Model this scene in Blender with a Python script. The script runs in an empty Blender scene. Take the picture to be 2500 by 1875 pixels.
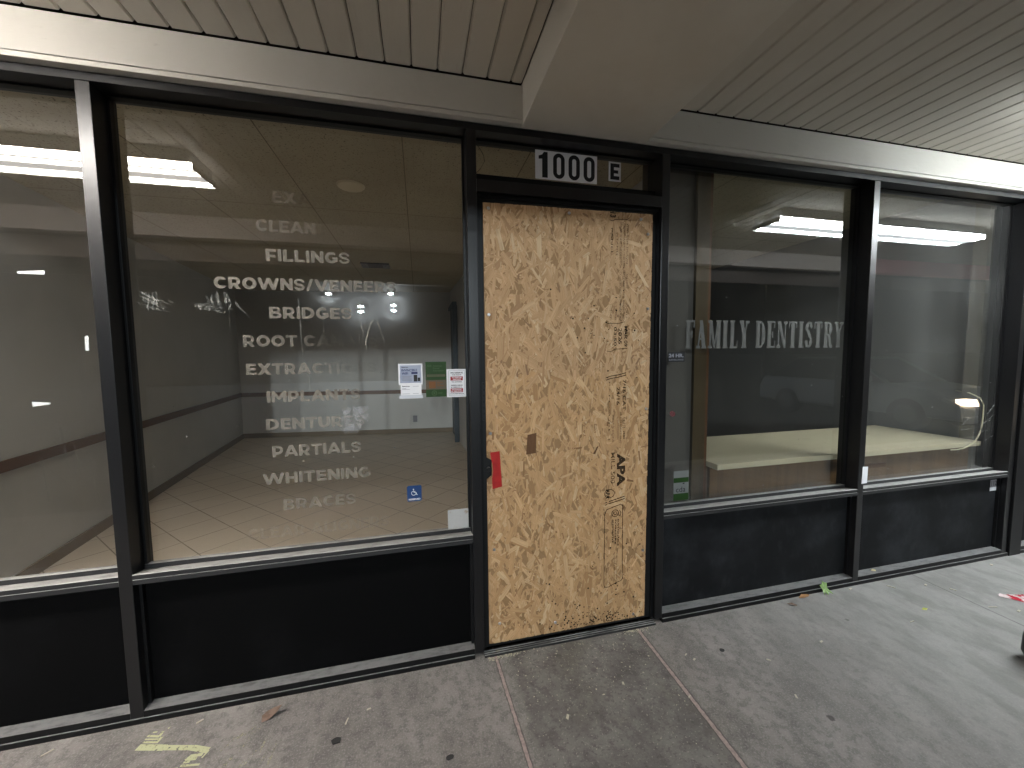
import bpy, math, random
from mathutils import Vector, Matrix
SC = bpy.context.scene
COL = SC.collection
R = math.radians
rnd = random.Random(7)

# ------------------------------------------------------------------ camera, world, exposure
cam = bpy.data.cameras.new('camera'); CAM = bpy.data.objects.new('camera', cam); COL.objects.link(CAM)
cam.sensor_width = 36; cam.lens = 944.1/2500*36; cam.clip_start = .05; cam.clip_end = 900
def aim(loc, yaw, pitch, roll):
    f = Vector((math.sin(yaw)*math.cos(pitch), math.cos(yaw)*math.cos(pitch), math.sin(pitch)))
    r = Vector((math.cos(yaw), -math.sin(yaw), 0)); u = r.cross(f)
    r2 = r*math.cos(roll)+u*math.sin(roll); u2 = -r*math.sin(roll)+u*math.cos(roll)
    m = Matrix((r2, u2, -f)).transposed().to_4x4(); m.translation = loc
    CAM.matrix_world = m
aim(Vector((-.2279, -1.7752, 1.4680)), .2356, -.0737, -.0105)
SC.camera = CAM
W = bpy.data.worlds.new('World'); SC.world = W; W.use_nodes = True
wn = W.node_tree.nodes; bg = wn['Background']
sky = wn.new('ShaderNodeTexSky'); sky.sky_type = 'NISHITA'; sky.sun_disc = False
sky.sun_elevation = R(-6); sky.sun_rotation = R(200)
W.node_tree.links.new(sky.outputs[0], bg.inputs[0]); bg.inputs[1].default_value = .12   # night: sun below the horizon
SC.view_settings.view_transform = 'Standard'; SC.view_settings.look = 'None'
SC.view_settings.exposure = .82; SC.view_settings.gamma = 1
SC.render.engine = 'CYCLES'
cy = SC.cycles
cy.use_denoising = True; cy.max_bounces = 10; cy.diffuse_bounces = 5; cy.glossy_bounces = 4
cy.transparent_max_bounces = 12; cy.sample_clamp_indirect = 6; cy.caustics_reflective = False; cy.caustics_refractive = False
WARM = (1, .945, .89); COOL = (.90, .97, 1.0)
LAMP_L, LAMP_R = 68, 58

# ------------------------------------------------------------------ material helpers
MATS = {}
def nt(name):
    m = bpy.data.materials.new(name); m.use_nodes = True; t = m.node_tree
    return m, t, t.nodes, t.links
def pos(t, scale=(1, 1, 1), rot=(0, 0, 0)):
    g = t.nodes.new('ShaderNodeNewGeometry'); mp = t.nodes.new('ShaderNodeMapping')
    mp.inputs['Scale'].default_value = scale; mp.inputs['Rotation'].default_value = rot
    t.links.new(g.outputs['Position'], mp.inputs['Vector']); return mp.outputs[0]
def noise(t, scale, detail=4, rough=.55, stretch=(1, 1, 1), rot=(0, 0, 0), vec=None):
    n = t.nodes.new('ShaderNodeTexNoise'); n.inputs['Scale'].default_value = scale
    n.inputs['Detail'].default_value = detail; n.inputs['Roughness'].default_value = rough
    t.links.new(vec if vec is not None else pos(t, stretch, rot), n.inputs['Vector']); return n.outputs[0]
def ramp(t, src, lo, hi, a=0, b=1):
    r = t.nodes.new('ShaderNodeMapRange'); r.inputs[1].default_value = lo; r.inputs[2].default_value = hi
    r.inputs[3].default_value = a; r.inputs[4].default_value = b; r.interpolation_type = 'SMOOTHSTEP'
    t.links.new(src, r.inputs[0]); return r.outputs[0]
def math_(t, op, a, b=None):
    n = t.nodes.new('ShaderNodeMath'); n.operation = op
    for i, v in enumerate((a, b)):
        if v is None: continue
        if hasattr(v, 'links'): t.links.new(v, n.inputs[i])
        else: n.inputs[i].default_value = v
    return n.outputs[0]
def mix(t, fac, a, b):
    n = t.nodes.new('ShaderNodeMix'); n.data_type = 'RGBA'
    for sock, v in ((n.inputs[0], fac), (n.inputs[6], a), (n.inputs[7], b)):
        if hasattr(v, 'links'): t.links.new(v, sock)
        elif isinstance(v, (int, float)): sock.default_value = v
        else: sock.default_value = (*v, 1)
    return n.outputs[2]
def bump(t, h, strength, dist=.01):
    b = t.nodes.new('ShaderNodeBump'); b.inputs['Strength'].default_value = strength; b.inputs['Distance'].default_value = dist
    t.links.new(h, b.inputs['Height']); return b.outputs[0]
def mat(name, col, rough=.5, spec=.5, metal=0, layers=(), bmp=None, dust=None, alpha=None):
    """layers: (colour, scale, lo, hi, strength, stretch); dust: (colour, amount) settles on faces that look up"""
    m, t, N, L = nt(name); p = N['Principled BSDF']
    c = None; cur = col
    for (lc, sc, lo, hi, st, sx) in layers:
        f = math_(t, 'MULTIPLY', ramp(t, noise(t, sc, 6, .6, sx), lo, hi), st); cur = mix(t, f, cur, lc)
    if dust:
        g = N.new('ShaderNodeNewGeometry'); s = N.new('ShaderNodeSeparateXYZ'); L.new(g.outputs['Normal'], s.inputs[0])
        up = ramp(t, s.outputs[2], .5, .9)
        f = math_(t, 'MULTIPLY', up, ramp(t, noise(t, 45, 6, .7, (.35, 1, 1)), .25, .6, dust[1]*.45, dust[1])); cur = mix(t, f, cur, dust[0])
    if hasattr(cur, 'links'): L.new(cur, p.inputs['Base Color'])
    else: p.inputs['Base Color'].default_value = (*cur, 1)
    p.inputs['Roughness'].default_value = rough; p.inputs['Metallic'].default_value = metal
    p.inputs['Specular IOR Level'].default_value = spec
    if bmp: L.new(bump(t, noise(t, bmp[0], 6, .65, bmp[2] if len(bmp) > 2 else (1, 1, 1)), bmp[1]), p.inputs['Normal'])
    if alpha is not None: p.inputs['Alpha'].default_value = alpha
    MATS[name] = m; return m
def emit(name, col, s, dirt=None):
    m, t, N, L = nt(name); N.remove(N['Principled BSDF']); e = N.new('ShaderNodeEmission')
    if dirt: L.new(mix(t, ramp(t, noise(t, dirt, 5, .7, (.5, 1, 1)), .6, .74), col, tuple(c*.3 for c in col)), e.inputs[0])
    else: e.inputs[0].default_value = (*col, 1)
    e.inputs[1].default_value = s; L.new(e.outputs[0], N['Material Output'].inputs[0]); return m
def lens(name, col, s_, yc=-.85):
    m, t, N, L = nt(name); N.remove(N['Principled BSDF']); e = N.new('ShaderNodeEmission')
    g = N.new('ShaderNodeNewGeometry'); q = N.new('ShaderNodeSeparateXYZ'); L.new(g.outputs['Position'], q.inputs[0])
    a = math_(t, 'ABSOLUTE', math_(t, 'SUBTRACT', math_(t, 'ABSOLUTE', math_(t, 'SUBTRACT', q.outputs[1], yc)), .070))
    tube = ramp(t, a, .0, .040, 1.6, .05)                                    # two tubes behind the prismatic sheet
    side = ramp(t, math_(t, 'ABSOLUTE', math_(t, 'SUBTRACT', q.outputs[1], yc)), .118, .130, 0, .70)   # curved sides glow most
    st = math_(t, 'MULTIPLY', math_(t, 'ADD', tube, side), ramp(t, noise(t, 7, 5, .7, (.5, 1, 1)), .56, .72, 1, .22))
    L.new(math_(t, 'MULTIPLY', st, s_), e.inputs[1]); e.inputs[0].default_value = (*col, 1)
    L.new(e.outputs[0], N['Material Output'].inputs[0]); return m
def glass(name, dust, tint=(.95, .95, .93), refl=2.3, seed=0):
    m, t, N, L = nt(name); N.remove(N['Principled BSDF'])
    tr = N.new('ShaderNodeBsdfTransparent'); tr.inputs[0].default_value = (*tint, 1)
    gl = N.new('ShaderNodeBsdfGlossy'); gl.inputs['Roughness'].default_value = .0
    g = N.new('ShaderNodeNewGeometry'); dt = N.new('ShaderNodeVectorMath'); dt.operation = 'DOT_PRODUCT'
    L.new(g.outputs['Incoming'], dt.inputs[0]); L.new(g.outputs['Normal'], dt.inputs[1])
    fz = math_(t, 'POWER', math_(t, 'SUBTRACT', 1, math_(t, 'ABSOLUTE', dt.outputs['Value'])), 5)     # Schlick, the same from both sides of the pane
    f = math_(t, 'MINIMUM', math_(t, 'MULTIPLY', math_(t, 'ADD', math_(t, 'MULTIPLY', fz, .957), .043), refl), .9)
    a = N.new('ShaderNodeMixShader'); L.new(f, a.inputs[0]); L.new(tr.outputs[0], a.inputs[1]); L.new(gl.outputs[0], a.inputs[2])
    df = N.new('ShaderNodeBsdfDiffuse'); df.inputs[0].default_value = (.45, .45, .435, 1)
    n1 = ramp(t, noise(t, 2.2+seed*.13, 5, .6), .3, .75, .45, 1.25); n2 = ramp(t, noise(t, 6, 5, .7, (4, 1, .25)), .5, .8, .8, 1.6)
    n3 = ramp(t, noise(t, 170, 2, .5), .70, .80, 0, 3.5)
    d = math_(t, 'MULTIPLY', math_(t, 'ADD', math_(t, 'MULTIPLY', n1, n2), n3), dust)
    b = N.new('ShaderNodeMixShader'); L.new(d, b.inputs[0]); L.new(a.outputs[0], b.inputs[1]); L.new(df.outputs[0], b.inputs[2])
    L.new(b.outputs[0], N['Material Output'].inputs[0]); return m
def film(name, col, alpha, nscale=None, lo=.4, hi=.6, stretch=(1, 1, 1)):
    """thin paint or vinyl on a pane: diffuse mixed with clear"""
    m, t, N, L = nt(name); N.remove(N['Principled BSDF'])
    tr = N.new('ShaderNodeBsdfTransparent'); df = N.new('ShaderNodeBsdfDiffuse'); df.inputs[0].default_value = (*col, 1)
    a = N.new('ShaderNodeMixShader'); a.inputs[0].default_value = alpha
    if nscale: L.new(math_(t, 'MULTIPLY', ramp(t, noise(t, nscale, 6, .7, stretch), lo, hi), alpha), a.inputs[0])
    L.new(tr.outputs[0], a.inputs[1]); L.new(df.outputs[0], a.inputs[2]); L.new(a.outputs[0], N['Material Output'].inputs[0]); return m

# ------------------------------------------------------------------ mesh helpers
class MB:
    def __init__(s): s.v = []; s.f = []; s.col = []
    def quad(s, *p, col=None):
        n = len(s.v); s.v += [tuple(q) for q in p]; s.f.append(tuple(range(n, n+len(p)))); s.col.append(col); return s
    def box(s, x0, x1, y0, y1, z0, z1):
        n = len(s.v)
        s.v += [(x, y, z) for z in (z0, z1) for y in (y0, y1) for x in (x0, x1)]
        for q in ((0, 2, 3, 1), (4, 5, 7, 6), (0, 1, 5, 4), (2, 6, 7, 3), (0, 4, 6, 2), (1, 3, 7, 5)):
            s.f.append(tuple(n+i for i in q)); s.col.append(None)
        return s
    def prism(s, poly, ax, a, b):
        """poly in the two other axes (in xyz order), extruded along ax from a to b"""
        def P(u, w, h): return {'x': (h, u, w), 'y': (u, h, w), 'z': (u, w, h)}[ax]
        n = len(s.v); k = len(poly)
        s.v += [P(u, w, a) for u, w in poly]+[P(u, w, b) for u, w in poly]
        s.f += [tuple(n+i for i in range(k)), tuple(n+k+i for i in reversed(range(k)))]
        s.f += [(n+i, n+k+i, n+k+(i+1) % k, n+(i+1) % k) for i in range(k)]
        s.col += [None]*(k+2); return s
    def tube(s, pts, r, k=8, cap=True):
        pts = [Vector(p) for p in pts]; n = len(s.v); up = Vector((0, 0, 1))
        for i, p in enumerate(pts):
            d = (pts[min(i+1, len(pts)-1)]-pts[max(i-1, 0)]).normalized()
            a = d.cross(up if abs(d.z) < .95 else Vector((1, 0, 0))).normalized(); b = d.cross(a)
            rr = r[i] if isinstance(r, (list, tuple)) else r
            s.v += [tuple(p+(a*math.cos(t)+b*math.sin(t))*rr) for t in (2*math.pi*j/k for j in range(k))]
        for i in range(len(pts)-1):
            for j in range(k):
                s.f.append((n+i*k+j, n+i*k+(j+1) % k, n+(i+1)*k+(j+1) % k, n+(i+1)*k+j)); s.col.append(None)
        if cap:
            s.f += [tuple(n+j for j in reversed(range(k))), tuple(n+(len(pts)-1)*k+j for j in range(k))]; s.col += [None]*2
        return s
    def disc(s, c, r, ax='y', h=.002, k=16):
        u, w = {'x': (c[1], c[2]), 'y': (c[0], c[2]), 'z': (c[0], c[1])}[ax]; o = c['xyz'.index(ax)]
        return s.prism([(u+r*math.cos(2*math.pi*i/k), w+r*math.sin(2*math.pi*i/k)) for i in range(k)], ax, o, o+h)
    def build(s, name, m, parent=None, bevel=0, smooth=False, recalc=True):
        me = bpy.data.meshes.new(name); me.from_pydata(s.v, [], s.f); me.update()
        if recalc:
            import bmesh
            bm = bmesh.new(); bm.from_mesh(me); bmesh.ops.recalc_face_normals(bm, faces=bm.faces); bm.to_mesh(me); bm.free()
        if any(c is not None for c in s.col):
            a = me.color_attributes.new('Col', 'FLOAT_COLOR', 'CORNER'); i = 0
            for f, c in zip(me.polygons, s.col):
                for li in f.loop_indices: a.data[li].color = (*(c or (1, 1, 1)), 1)
        o = bpy.data.objects.new(name, me); me.materials.append(m); return link(o, parent, bevel, smooth)
def link(o, parent=None, bevel=0, smooth=False):
    COL.objects.link(o)
    if parent is not None:
        o.parent = parent
        p = parent; off = Vector()
        while p: off += p.location; p = p.parent
        o.location = -off
    if smooth:
        for f in o.data.polygons: f.use_smooth = True
    if bevel:
        b = o.modifiers.new('bevel', 'BEVEL'); b.width = bevel; b.segments = 2; b.limit_method = 'ANGLE'; b.angle_limit = R(40)
    return o
def tag(o, label=None, cat=None, group=None, kind=None):
    for k, v in (('label', label), ('category', cat), ('group', group), ('kind', kind)):
        if v: o[k] = v
    return o
def thing(name, loc, label, cat, group=None):
    o = bpy.data.objects.new(name, None); o.empty_display_size = .1; o.location = loc; COL.objects.link(o)
    return tag(o, label, cat, group)
def textmesh(s, bold=.0, spacing=1.0):
    c = bpy.data.curves.new('t', 'FONT'); c.body = s; c.offset = bold; c.space_character = spacing; c.resolution_u = 4
    o = bpy.data.objects.new('t', c); COL.objects.link(o); bpy.context.view_layer.update()
    me = bpy.data.meshes.new_from_object(o.evaluated_get(bpy.context.evaluated_depsgraph_get()))
    bpy.data.objects.remove(o); bpy.data.curves.remove(c); return me
_h = textmesh('H'); CAP = max(v.co.y for v in _h.vertices)
def text(name, s, m, parent, x0, x1, z0, z1, y, bold=.012, down=False, skew=0, wide=True, spacing=1.0):
    """letters lying in a plane y = const facing the street; the cap height fills z0..z1 (x0..x1 when the line reads downwards)"""
    me = textmesh(s, bold, spacing); a = min(v.co.x for v in me.vertices); b = max(v.co.x for v in me.vertices)
    for v in me.vertices:
        u = (v.co.x-a)/(b-a); w = (v.co.y+bold)/(CAP+2*bold)
        if down: v.co = (x0+w*(x1-x0)+skew*u, y, z1-u*(z1-z0))
        else:
            xx = x0+u*(x1-x0) if wide else (x0+x1)/2+(u-.5)*(b-a)/CAP*(z1-z0)
            v.co = (xx, y, z0+w*(z1-z0)+skew*u)
    me.name = name; me.materials.clear(); me.materials.append(m)
    return link(bpy.data.objects.new(name, me), parent)

# ------------------------------------------------------------------ materials
DUSTY = (.40, .40, .40)
M_FRAME = mat('black_anodised_frame', (.0048, .0048, .0054), .42, .22, layers=[((.022, .022, .022), 6, .52, .8, .35, (1, 1, .4)), ((.10, .10, .09), 60, .70, .80, .3, (1, 1, 1))], dust=((.20, .20, .20), .75))
M_FRAME2 = mat('satin_frame_face', (.0055, .0055, .0063), .31, .46, layers=[((.022, .022, .022), 5, .5, .8, .3, (1, 1, .3)), ((.12, .12, .11), 70, .70, .80, .3, (1, 1, .5))], dust=((.2, .2, .2), .6))
M_KICK = mat('black_kick_panel', (.0016, .0016, .0018), .6, .06, layers=[((.008, .008, .009), 3.0, .5, .85, .5, (1, 1, 1.3)), ((.09, .09, .09), 70, .735, .80, .35, (1, 1, .3))])
M_KICKD = mat('dust_hazed_kick_panel', (.0065, .0068, .0075), .6, .10, layers=[((.045, .048, .054), 3.0, .40, .85, .42, (1, 1, 1.1)), ((.032, .034, .038), 16, .5, .78, .32, (1, 1, .6)), ((.12, .12, .12), 90, .73, .80, .35, (1, 1, .3))])
M_SILL = mat('dusty_sill', (.014, .014, .015), .5, .4, layers=[((.06, .06, .06), 40, .6, .8, .4, (.3, 1, 1))], dust=((.33, .325, .315), 1.1))
M_DOOR = mat('black_door', (.006, .006, .006), .55, .3)
M_CREAM = mat('cream_paint', (.56, .54, .49), .55, .35, layers=[((.40, .38, .34), 3, .5, .85, .5, (1, 1, 1)), ((.30, .27, .23), 45, .66, .78, .35, (.25, 1, 1))], bmp=(60, .08, (.3, 1, 1)))
M_BEAM = mat('boxed_beam_paint', (.65, .62, .555), .65, .3, layers=[((.58, .545, .48), 2.5, .4, .7, .7, (1, 1, 1))], bmp=(220, .06))
M_PLANK = mat('soffit_plank', (.61, .57, .50), .6, .3, layers=[((.52, .475, .405), 5, .45, .75, .55, (1, .3, 1)), ((.38, .33, .27), 30, .66, .8, .4, (1, .15, 1))], bmp=(90, .08, (1, .12, 1)))
M_GAP = mat('dark_gap', (.03, .026, .022), .9, .1)
M_WOOD = mat('orange_wood', (.17, .095, .038), .5, .3, layers=[((.09, .048, .019), 14, .4, .7, .6, (1, 1, .06))])
M_COUNTER = mat('cream_laminate', (.62, .56, .40), .45, .4, layers=[((.5, .45, .33), 5, .5, .8, .5, (1, 1, 1))])
M_WALL = mat('grey_wall', (.55, .56, .55), .75, .2, layers=[((.48, .485, .475), 2, .4, .75, .6, (1, 1, 1)), ((.3, .3, .3), 30, .72, .82, .3, (1, 1, .6))])
M_BACKWALL = mat('offwhite_wall', (.52, .515, .50), .75, .2, layers=[((.45, .445, .43), 2, .4, .75, .5, (1, 1, 1))])
M_RAIL = mat('brown_chair_rail', (.11, .046, .016), .5, .2, layers=[((.13, .068, .03), 20, .45, .7, .5, (.2, .2, 1))])
M_BASE = mat('brown_baseboard', (.155, .115, .070), .55, .3)
M_BLUE = mat('slate_blue_door', (.045, .065, .085), .45, .4)
M_WHITE = mat('white_card', (.72, .72, .74), .5, .4)
M_WORN = mat('worn_white_sticker', (.42, .42, .41), .6, .3, layers=[((.30, .22, .14), 26, .60, .70, .75, (1, 1, 1)), ((.2, .2, .2), 60, .66, .76, .7, (1, 1, .6))])
M_TAPE = mat('white_tape', (.40, .42, .42), .55, .3)
M_RED = mat('red_tape', (.36, .016, .014), .45, .3, layers=[((.22, .008, .008), 30, .4, .7, .5, (1, 1, 1))])
M_REDINK = mat('red_ink', (.30, .014, .02), .5, .3)
M_BLACK = mat('black_ink', (.012, .012, .013), .5, .3)
M_NAVY = mat('navy_ink', (.008, .016, .09), .5, .3)
M_PALEBLUE = mat('pale_blue_print', (.30, .33, .42), .5, .3, layers=[((.22, .26, .36), 18, .45, .65, .6, (1, 1, 1))])
M_GREYINK = mat('grey_ink', (.22, .22, .25), .6, .2)
M_SIGNBLUE = mat('sign_blue', (.004, .035, .135), .4, .4)
M_GREEN = mat('dark_green_vinyl', (.014, .042, .007), .5, .2, layers=[((.020, .056, .012), 12, .4, .7, .5, (1, 1, 1))])
M_TAN = mat('faded_tan_vinyl', (.095, .075, .052), .6, .2)
M_ORANGE = mat('orange_vinyl', (.15, .055, .008), .5, .3)
M_PALEGREEN = mat('pale_green_ink', (.05, .09, .035), .6, .2)
M_SCREW = mat('zinc_screw', (.62, .62, .66), .28, .6, 1)
M_ALU = mat('worn_threshold', (.014, .014, .015), .5, .3, layers=[((.06, .06, .058), 30, .55, .72, .6, (.15, 1, 1))])
M_CABLE = mat('cream_cable', (.72, .66, .45), .45, .4)
M_PLASTICW = mat('white_enamel', (.74, .74, .72), .4, .4, layers=[((.5, .48, .42), 8, .5, .8, .4, (1, 1, 1))])
M_FASCIA = mat('cream_fascia', (.80, .73, .68), .6, .3, layers=[((.68, .61, .57), 3, .45, .75, .5, (1, 1, 1))])
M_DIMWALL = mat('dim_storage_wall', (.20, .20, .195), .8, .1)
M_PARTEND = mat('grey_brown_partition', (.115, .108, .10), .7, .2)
M_GLOWFASCIA = mat('red_glow_fascia', (.85, .33, .36), .6, .3)  # red light falling on this fascia length, put into its base colour
M_BROWNFASCIA = mat('brown_fascia', (.12, .10, .09), .7, .2)
M_ASPHALT = mat('asphalt', (.045, .045, .047), .85, .2, layers=[((.07, .07, .07), 1.2, .4, .7, .6, (1, 1, 1)), ((.025, .025, .025), 60, .5, .7, .5, (1, 1, 1))], bmp=(120, .3))
M_CURB = mat('curb_concrete', (.30, .29, .27), .8, .2, layers=[((.18, .17, .16), 9, .45, .7, .6, (1, 1, 1))])
M_FARWALL = mat('far_stucco', (.03, .029, .028), .8, .2)
M_GLASSDARK = mat('dark_car_glass', (.008, .009, .010), .08, .6)
M_CARPAINT = mat('silver_grey_car_paint', (.22, .23, .245), .28, .6, .35)
M_TYRE = mat('tyre_rubber', (.012, .012, .012), .75, .3)
M_RIM = mat('alloy_rim', (.10, .10, .105), .35, .5, .6)
M_STAMP = film('grey_stamp_ink', (.018, .016, .014), .78, 140, .26, .46)
M_STAMP2 = film('faint_stamp_ink', (.022, .02, .015), .68, 110, .32, .52)
M_SMEAR2 = film('thin_white_scrape', (.42, .42, .39), .30, 55, .38, .62, (1, 1, 1))
M_LEAFG = mat('green_leaf', (.17, .27, .09), .5, .35, layers=[((.24, .34, .15), 60, .4, .7, .5, (1, 1, 1))])
M_LEAFB = mat('dry_leaf', (.17, .115, .09), .7, .2, layers=[((.10, .065, .045), 50, .4, .7, .6, (1, 1, 1))])
M_LEAFO = mat('orange_dry_leaf', (.26, .14, .06), .6, .2)
M_CHIP = mat('pale_chip', (.40, .37, .30), .8, .1)
M_SAW = mat('sawdust', (.40, .38, .29), .9, .1)
M_WRAP = mat('red_foil', (.36, .012, .03), .25, .6, layers=[((.60, .50, .50), 38, .44, .54, .95, (1, .5, 1))])
M_PAINTY = film('pale_yellow_paint', (.44, .45, .28), .92, 90, .30, .46)
M_SCRATCH = film('pale_yellow_scratch', (.42, .40, .28), .6, 120, .40, .62)
M_GUM = mat('black_gum', (.03, .03, .03), .7, .2)
M_BIN = mat('black_plastic', (.010, .010, .010), .5, .3)

def concrete():
    m, t, N, L = nt('sidewalk_concrete'); p = N['Principled BSDF']
    g = N.new('ShaderNodeNewGeometry'); s = N.new('ShaderNodeSeparateXYZ'); L.new(g.outputs['Position'], s.inputs[0])
    X = s.outputs[0]
    c = mix(t, ramp(t, noise(t, 2.3, 6, .6, (1, 1, 1)), .35, .68), (0.163, 0.149, 0.139), (0.230, 0.214, 0.201))
    c = mix(t, ramp(t, noise(t, 8, 7, .68, (1, .55, 1)), .42, .62, 0, .62), c, (0.112, 0.105, 0.099))
    c = mix(t, ramp(t, noise(t, 26, 5, .7, (1, 1, 1)), .47, .61, 0, .62), c, (0.100, 0.094, 0.089))
    c = mix(t, ramp(t, noise(t, 150, 3, .6, (1, 1, 1)), .48, .70, 0, .42), c, (0.330, 0.317, 0.304))
    # walk strip between the two joints: darker, worn, exposed pale aggregate
    wob = math_(t, 'ADD', X, math_(t, 'MULTIPLY', math_(t, 'SUBTRACT', noise(t, 6, 4), .5), .05))
    strip = math_(t, 'MULTIPLY', ramp(t, wob, .15, .19), ramp(t, wob, .90, .85))
    d = mix(t, ramp(t, noise(t, 5, 6, .65), .35, .65), (.088, .082, .077), (.155, .146, .138))
    d = mix(t, ramp(t, noise(t, 3.1, 5, .6), .5, .7, 0, .5), d, (.105, .098, .072))
    d = mix(t, ramp(t, noise(t, 14, 6, .7), .5, .63, 0, .7), d, (.066, .061, .058))
    d = mix(t, ramp(t, noise(t, 55, 5, .7), .52, .64, 0, .65), d, (.054, .050, .047))
    d = mix(t, ramp(t, noise(t, 95, 3, .5), .61, .68, 0, .6), d, (.29, .27, .245))
    c = mix(t, math_(t, 'MULTIPLY', strip, .85), c, d)
    # right-hand slab greyer and cleaner, left end warmer
    c = mix(t, ramp(t, X, .9, 2.4, 0, .72), c, mix(t, ramp(t, noise(t, 7, 6, .65, (1, .5, 1)), .42, .62), (0.255, 0.252, 0.243), (0.185, 0.182, 0.174)))
    # dark gum and oil spots
    v = N.new('ShaderNodeTexVoronoi'); v.inputs['Scale'].default_value = 3.2; v.inputs['Randomness'].default_value = 1
    L.new(pos(t, (1, 1, .001)), v.inputs['Vector'])
    spot = ramp(t, math_(t, 'ADD', v.outputs['Distance'], math_(t, 'MULTIPLY', noise(t, 40, 3), .10)), .075, .10, .75, 0)
    c = mix(t, spot, c, (0.040, 0.037, 0.035))
    # sealed joints (pinkish mortar), each in a shallow groove with dark edges
    def band(x0, w, slope=0):
        Y = s.outputs[1]
        e = math_(t, 'ADD', X, math_(t, 'MULTIPLY', Y, slope))
        e = math_(t, 'ADD', e, math_(t, 'MULTIPLY', math_(t, 'SUBTRACT', noise(t, 45, 4, .6), .5), .010))
        return math_(t, 'ABSOLUTE', math_(t, 'SUBTRACT', e, x0)), w
    for (x0, w, sl) in ((0.098, 0.007, 0.043), (.872, .0085, -.017)):
        a, w = band(x0, w, sl)
        c = mix(t, ramp(t, a, w*1.25, w*1.9, .65, 0), c, (0.056, 0.051, 0.048))
        c = mix(t, ramp(t, a, w*.8, w*1.1, .9, 0), c, mix(t, ramp(t, noise(t, 60, 4), .4, .65), (.34, .265, .245), (.25, .20, .185)))
    for (x0, sl) in ((2.895, -.045), (-2.2, 0)):
        a, w = band(x0, .002, sl)
        c = mix(t, ramp(t, a, .0015, .006, .7, 0), c, (0.066, 0.063, 0.059))
    L.new(c, p.inputs['Base Color']); p.inputs['Roughness'].default_value = .82; p.inputs['Specular IOR Level'].default_value = .28
    h = math_(t, 'ADD', noise(t, 30, 6, .7), math_(t, 'MULTIPLY', noise(t, 200, 3), .6))
    L.new(bump(t, h, .22, .006), p.inputs['Normal']); return m
def tiles():
    m, t, N, L = nt('diagonal_floor_tiles'); p = N['Principled BSDF']
    b = N.new('ShaderNodeTexBrick'); b.offset = 0; b.squash = 1
    mp = pos(t, (1, 1, 1), (0, 0, R(-43.5))); L.new(mp, b.inputs['Vector'])
    b.inputs['Scale'].default_value = 1; b.inputs['Brick Width'].default_value = .335; b.inputs['Row Height'].default_value = .335
    b.inputs['Mortar Size'].default_value = .0045; b.inputs['Mortar Smooth'].default_value = .3; b.inputs['Bias'].default_value = 0
    b.inputs['Color1'].default_value = (.61, .525, .415, 1); b.inputs['Color2'].default_value = (.58, .495, .385, 1); b.inputs['Mortar'].default_value = (.20, .155, .11, 1)
    c = mix(t, ramp(t, noise(t, 4, 5, .6), .4, .7, 0, .4), b.outputs[0], (.59, .50, .39))
    c = mix(t, ramp(t, noise(t, 50, 3, .6), .55, .75, 0, .25), c, (.42, .35, .27))
    L.new(c, p.inputs['Base Color']); p.inputs['Roughness'].default_value = .42; p.inputs['Specular IOR Level'].default_value = .35
    return m
def acoustic():
    m, t, N, L = nt('speckled_ceiling_tile'); p = N['Principled BSDF']
    b = N.new('ShaderNodeTexBrick'); b.offset = 0
    g = N.new('ShaderNodeNewGeometry'); mp = N.new('ShaderNodeMapping'); mp.inputs['Location'].default_value = (.284+.73*6, -1.69+1.22*3, 0)
    L.new(g.outputs['Position'], mp.inputs['Vector']); L.new(mp.outputs[0], b.inputs['Vector'])
    b.inputs['Scale'].default_value = 1; b.inputs['Brick Width'].default_value = .73; b.inputs['Row Height'].default_value = 1.22
    b.inputs['Mortar Size'].default_value = .0035; b.inputs['Mortar Smooth'].default_value = .2
    b.inputs['Color1'].default_value = (.44, .40, .295, 1); b.inputs['Color2'].default_value = (.425, .385, .285, 1); b.inputs['Mortar'].default_value = (.17, .145, .10, 1)
    c = mix(t, ramp(t, noise(t, 80, 2, .6), .60, .67, 0, .9), b.outputs[0], (.15, .13, .09))
    c = mix(t, ramp(t, noise(t, 1.6, 4), .45, .75, 0, .4), c, (.32, .275, .195))
    L.new(c, p.inputs['Base Color']); p.inputs['Roughness'].default_value = .85; p.inputs['Specular IOR Level'].default_value = .15; return m
def osb():
    m, t, N, L = nt('strand_board'); p = N['Principled BSDF']
    a = N.new('ShaderNodeVertexColor'); a.layer_name = 'Col'
    u = N.new('ShaderNodeUVMap'); u.uv_map = 'grain'
    mp = N.new('ShaderNodeMapping'); mp.inputs['Scale'].default_value = (10, 260, 1); L.new(u.outputs[0], mp.inputs['Vector'])
    gr = noise(t, 1, 4, .6, vec=mp.outputs[0])
    c = mix(t, ramp(t, gr, .36, .68, 0, .48), a.outputs[0], (.24, .135, .06))
    c = mix(t, ramp(t, noise(t, 160, 4, .65), .58, .72, 0, .45), c, (.18, .095, .04))
    c = mix(t, ramp(t, noise(t, 3, 4), .4, .75, 0, .25), c, (.44, .27, .135))
    L.new(c, p.inputs['Base Color']); p.inputs['Roughness'].default_value = .68; p.inputs['Specular IOR Level'].default_value = .3
    L.new(bump(t, gr, .25, .003), p.inputs['Normal']); return m
M_CONC, M_TILE, M_ACOU, M_OSB = concrete(), tiles(), acoustic(), osb()
G_LEFT0 = glass('dusty_glass_far_left', .024, seed=1); G_LEFT = glass('window_glass_wide', .018, seed=2)
G_TRANS = glass('transom_glass', .012, refl=1.0, seed=3); G_R1 = glass('smoky_glass_right', .019, (.80, .80, .77), 2.5, seed=4); G_R2 = glass('dusty_glass_far_right', .058, (.80, .80, .78), 2.5, seed=5)

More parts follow.
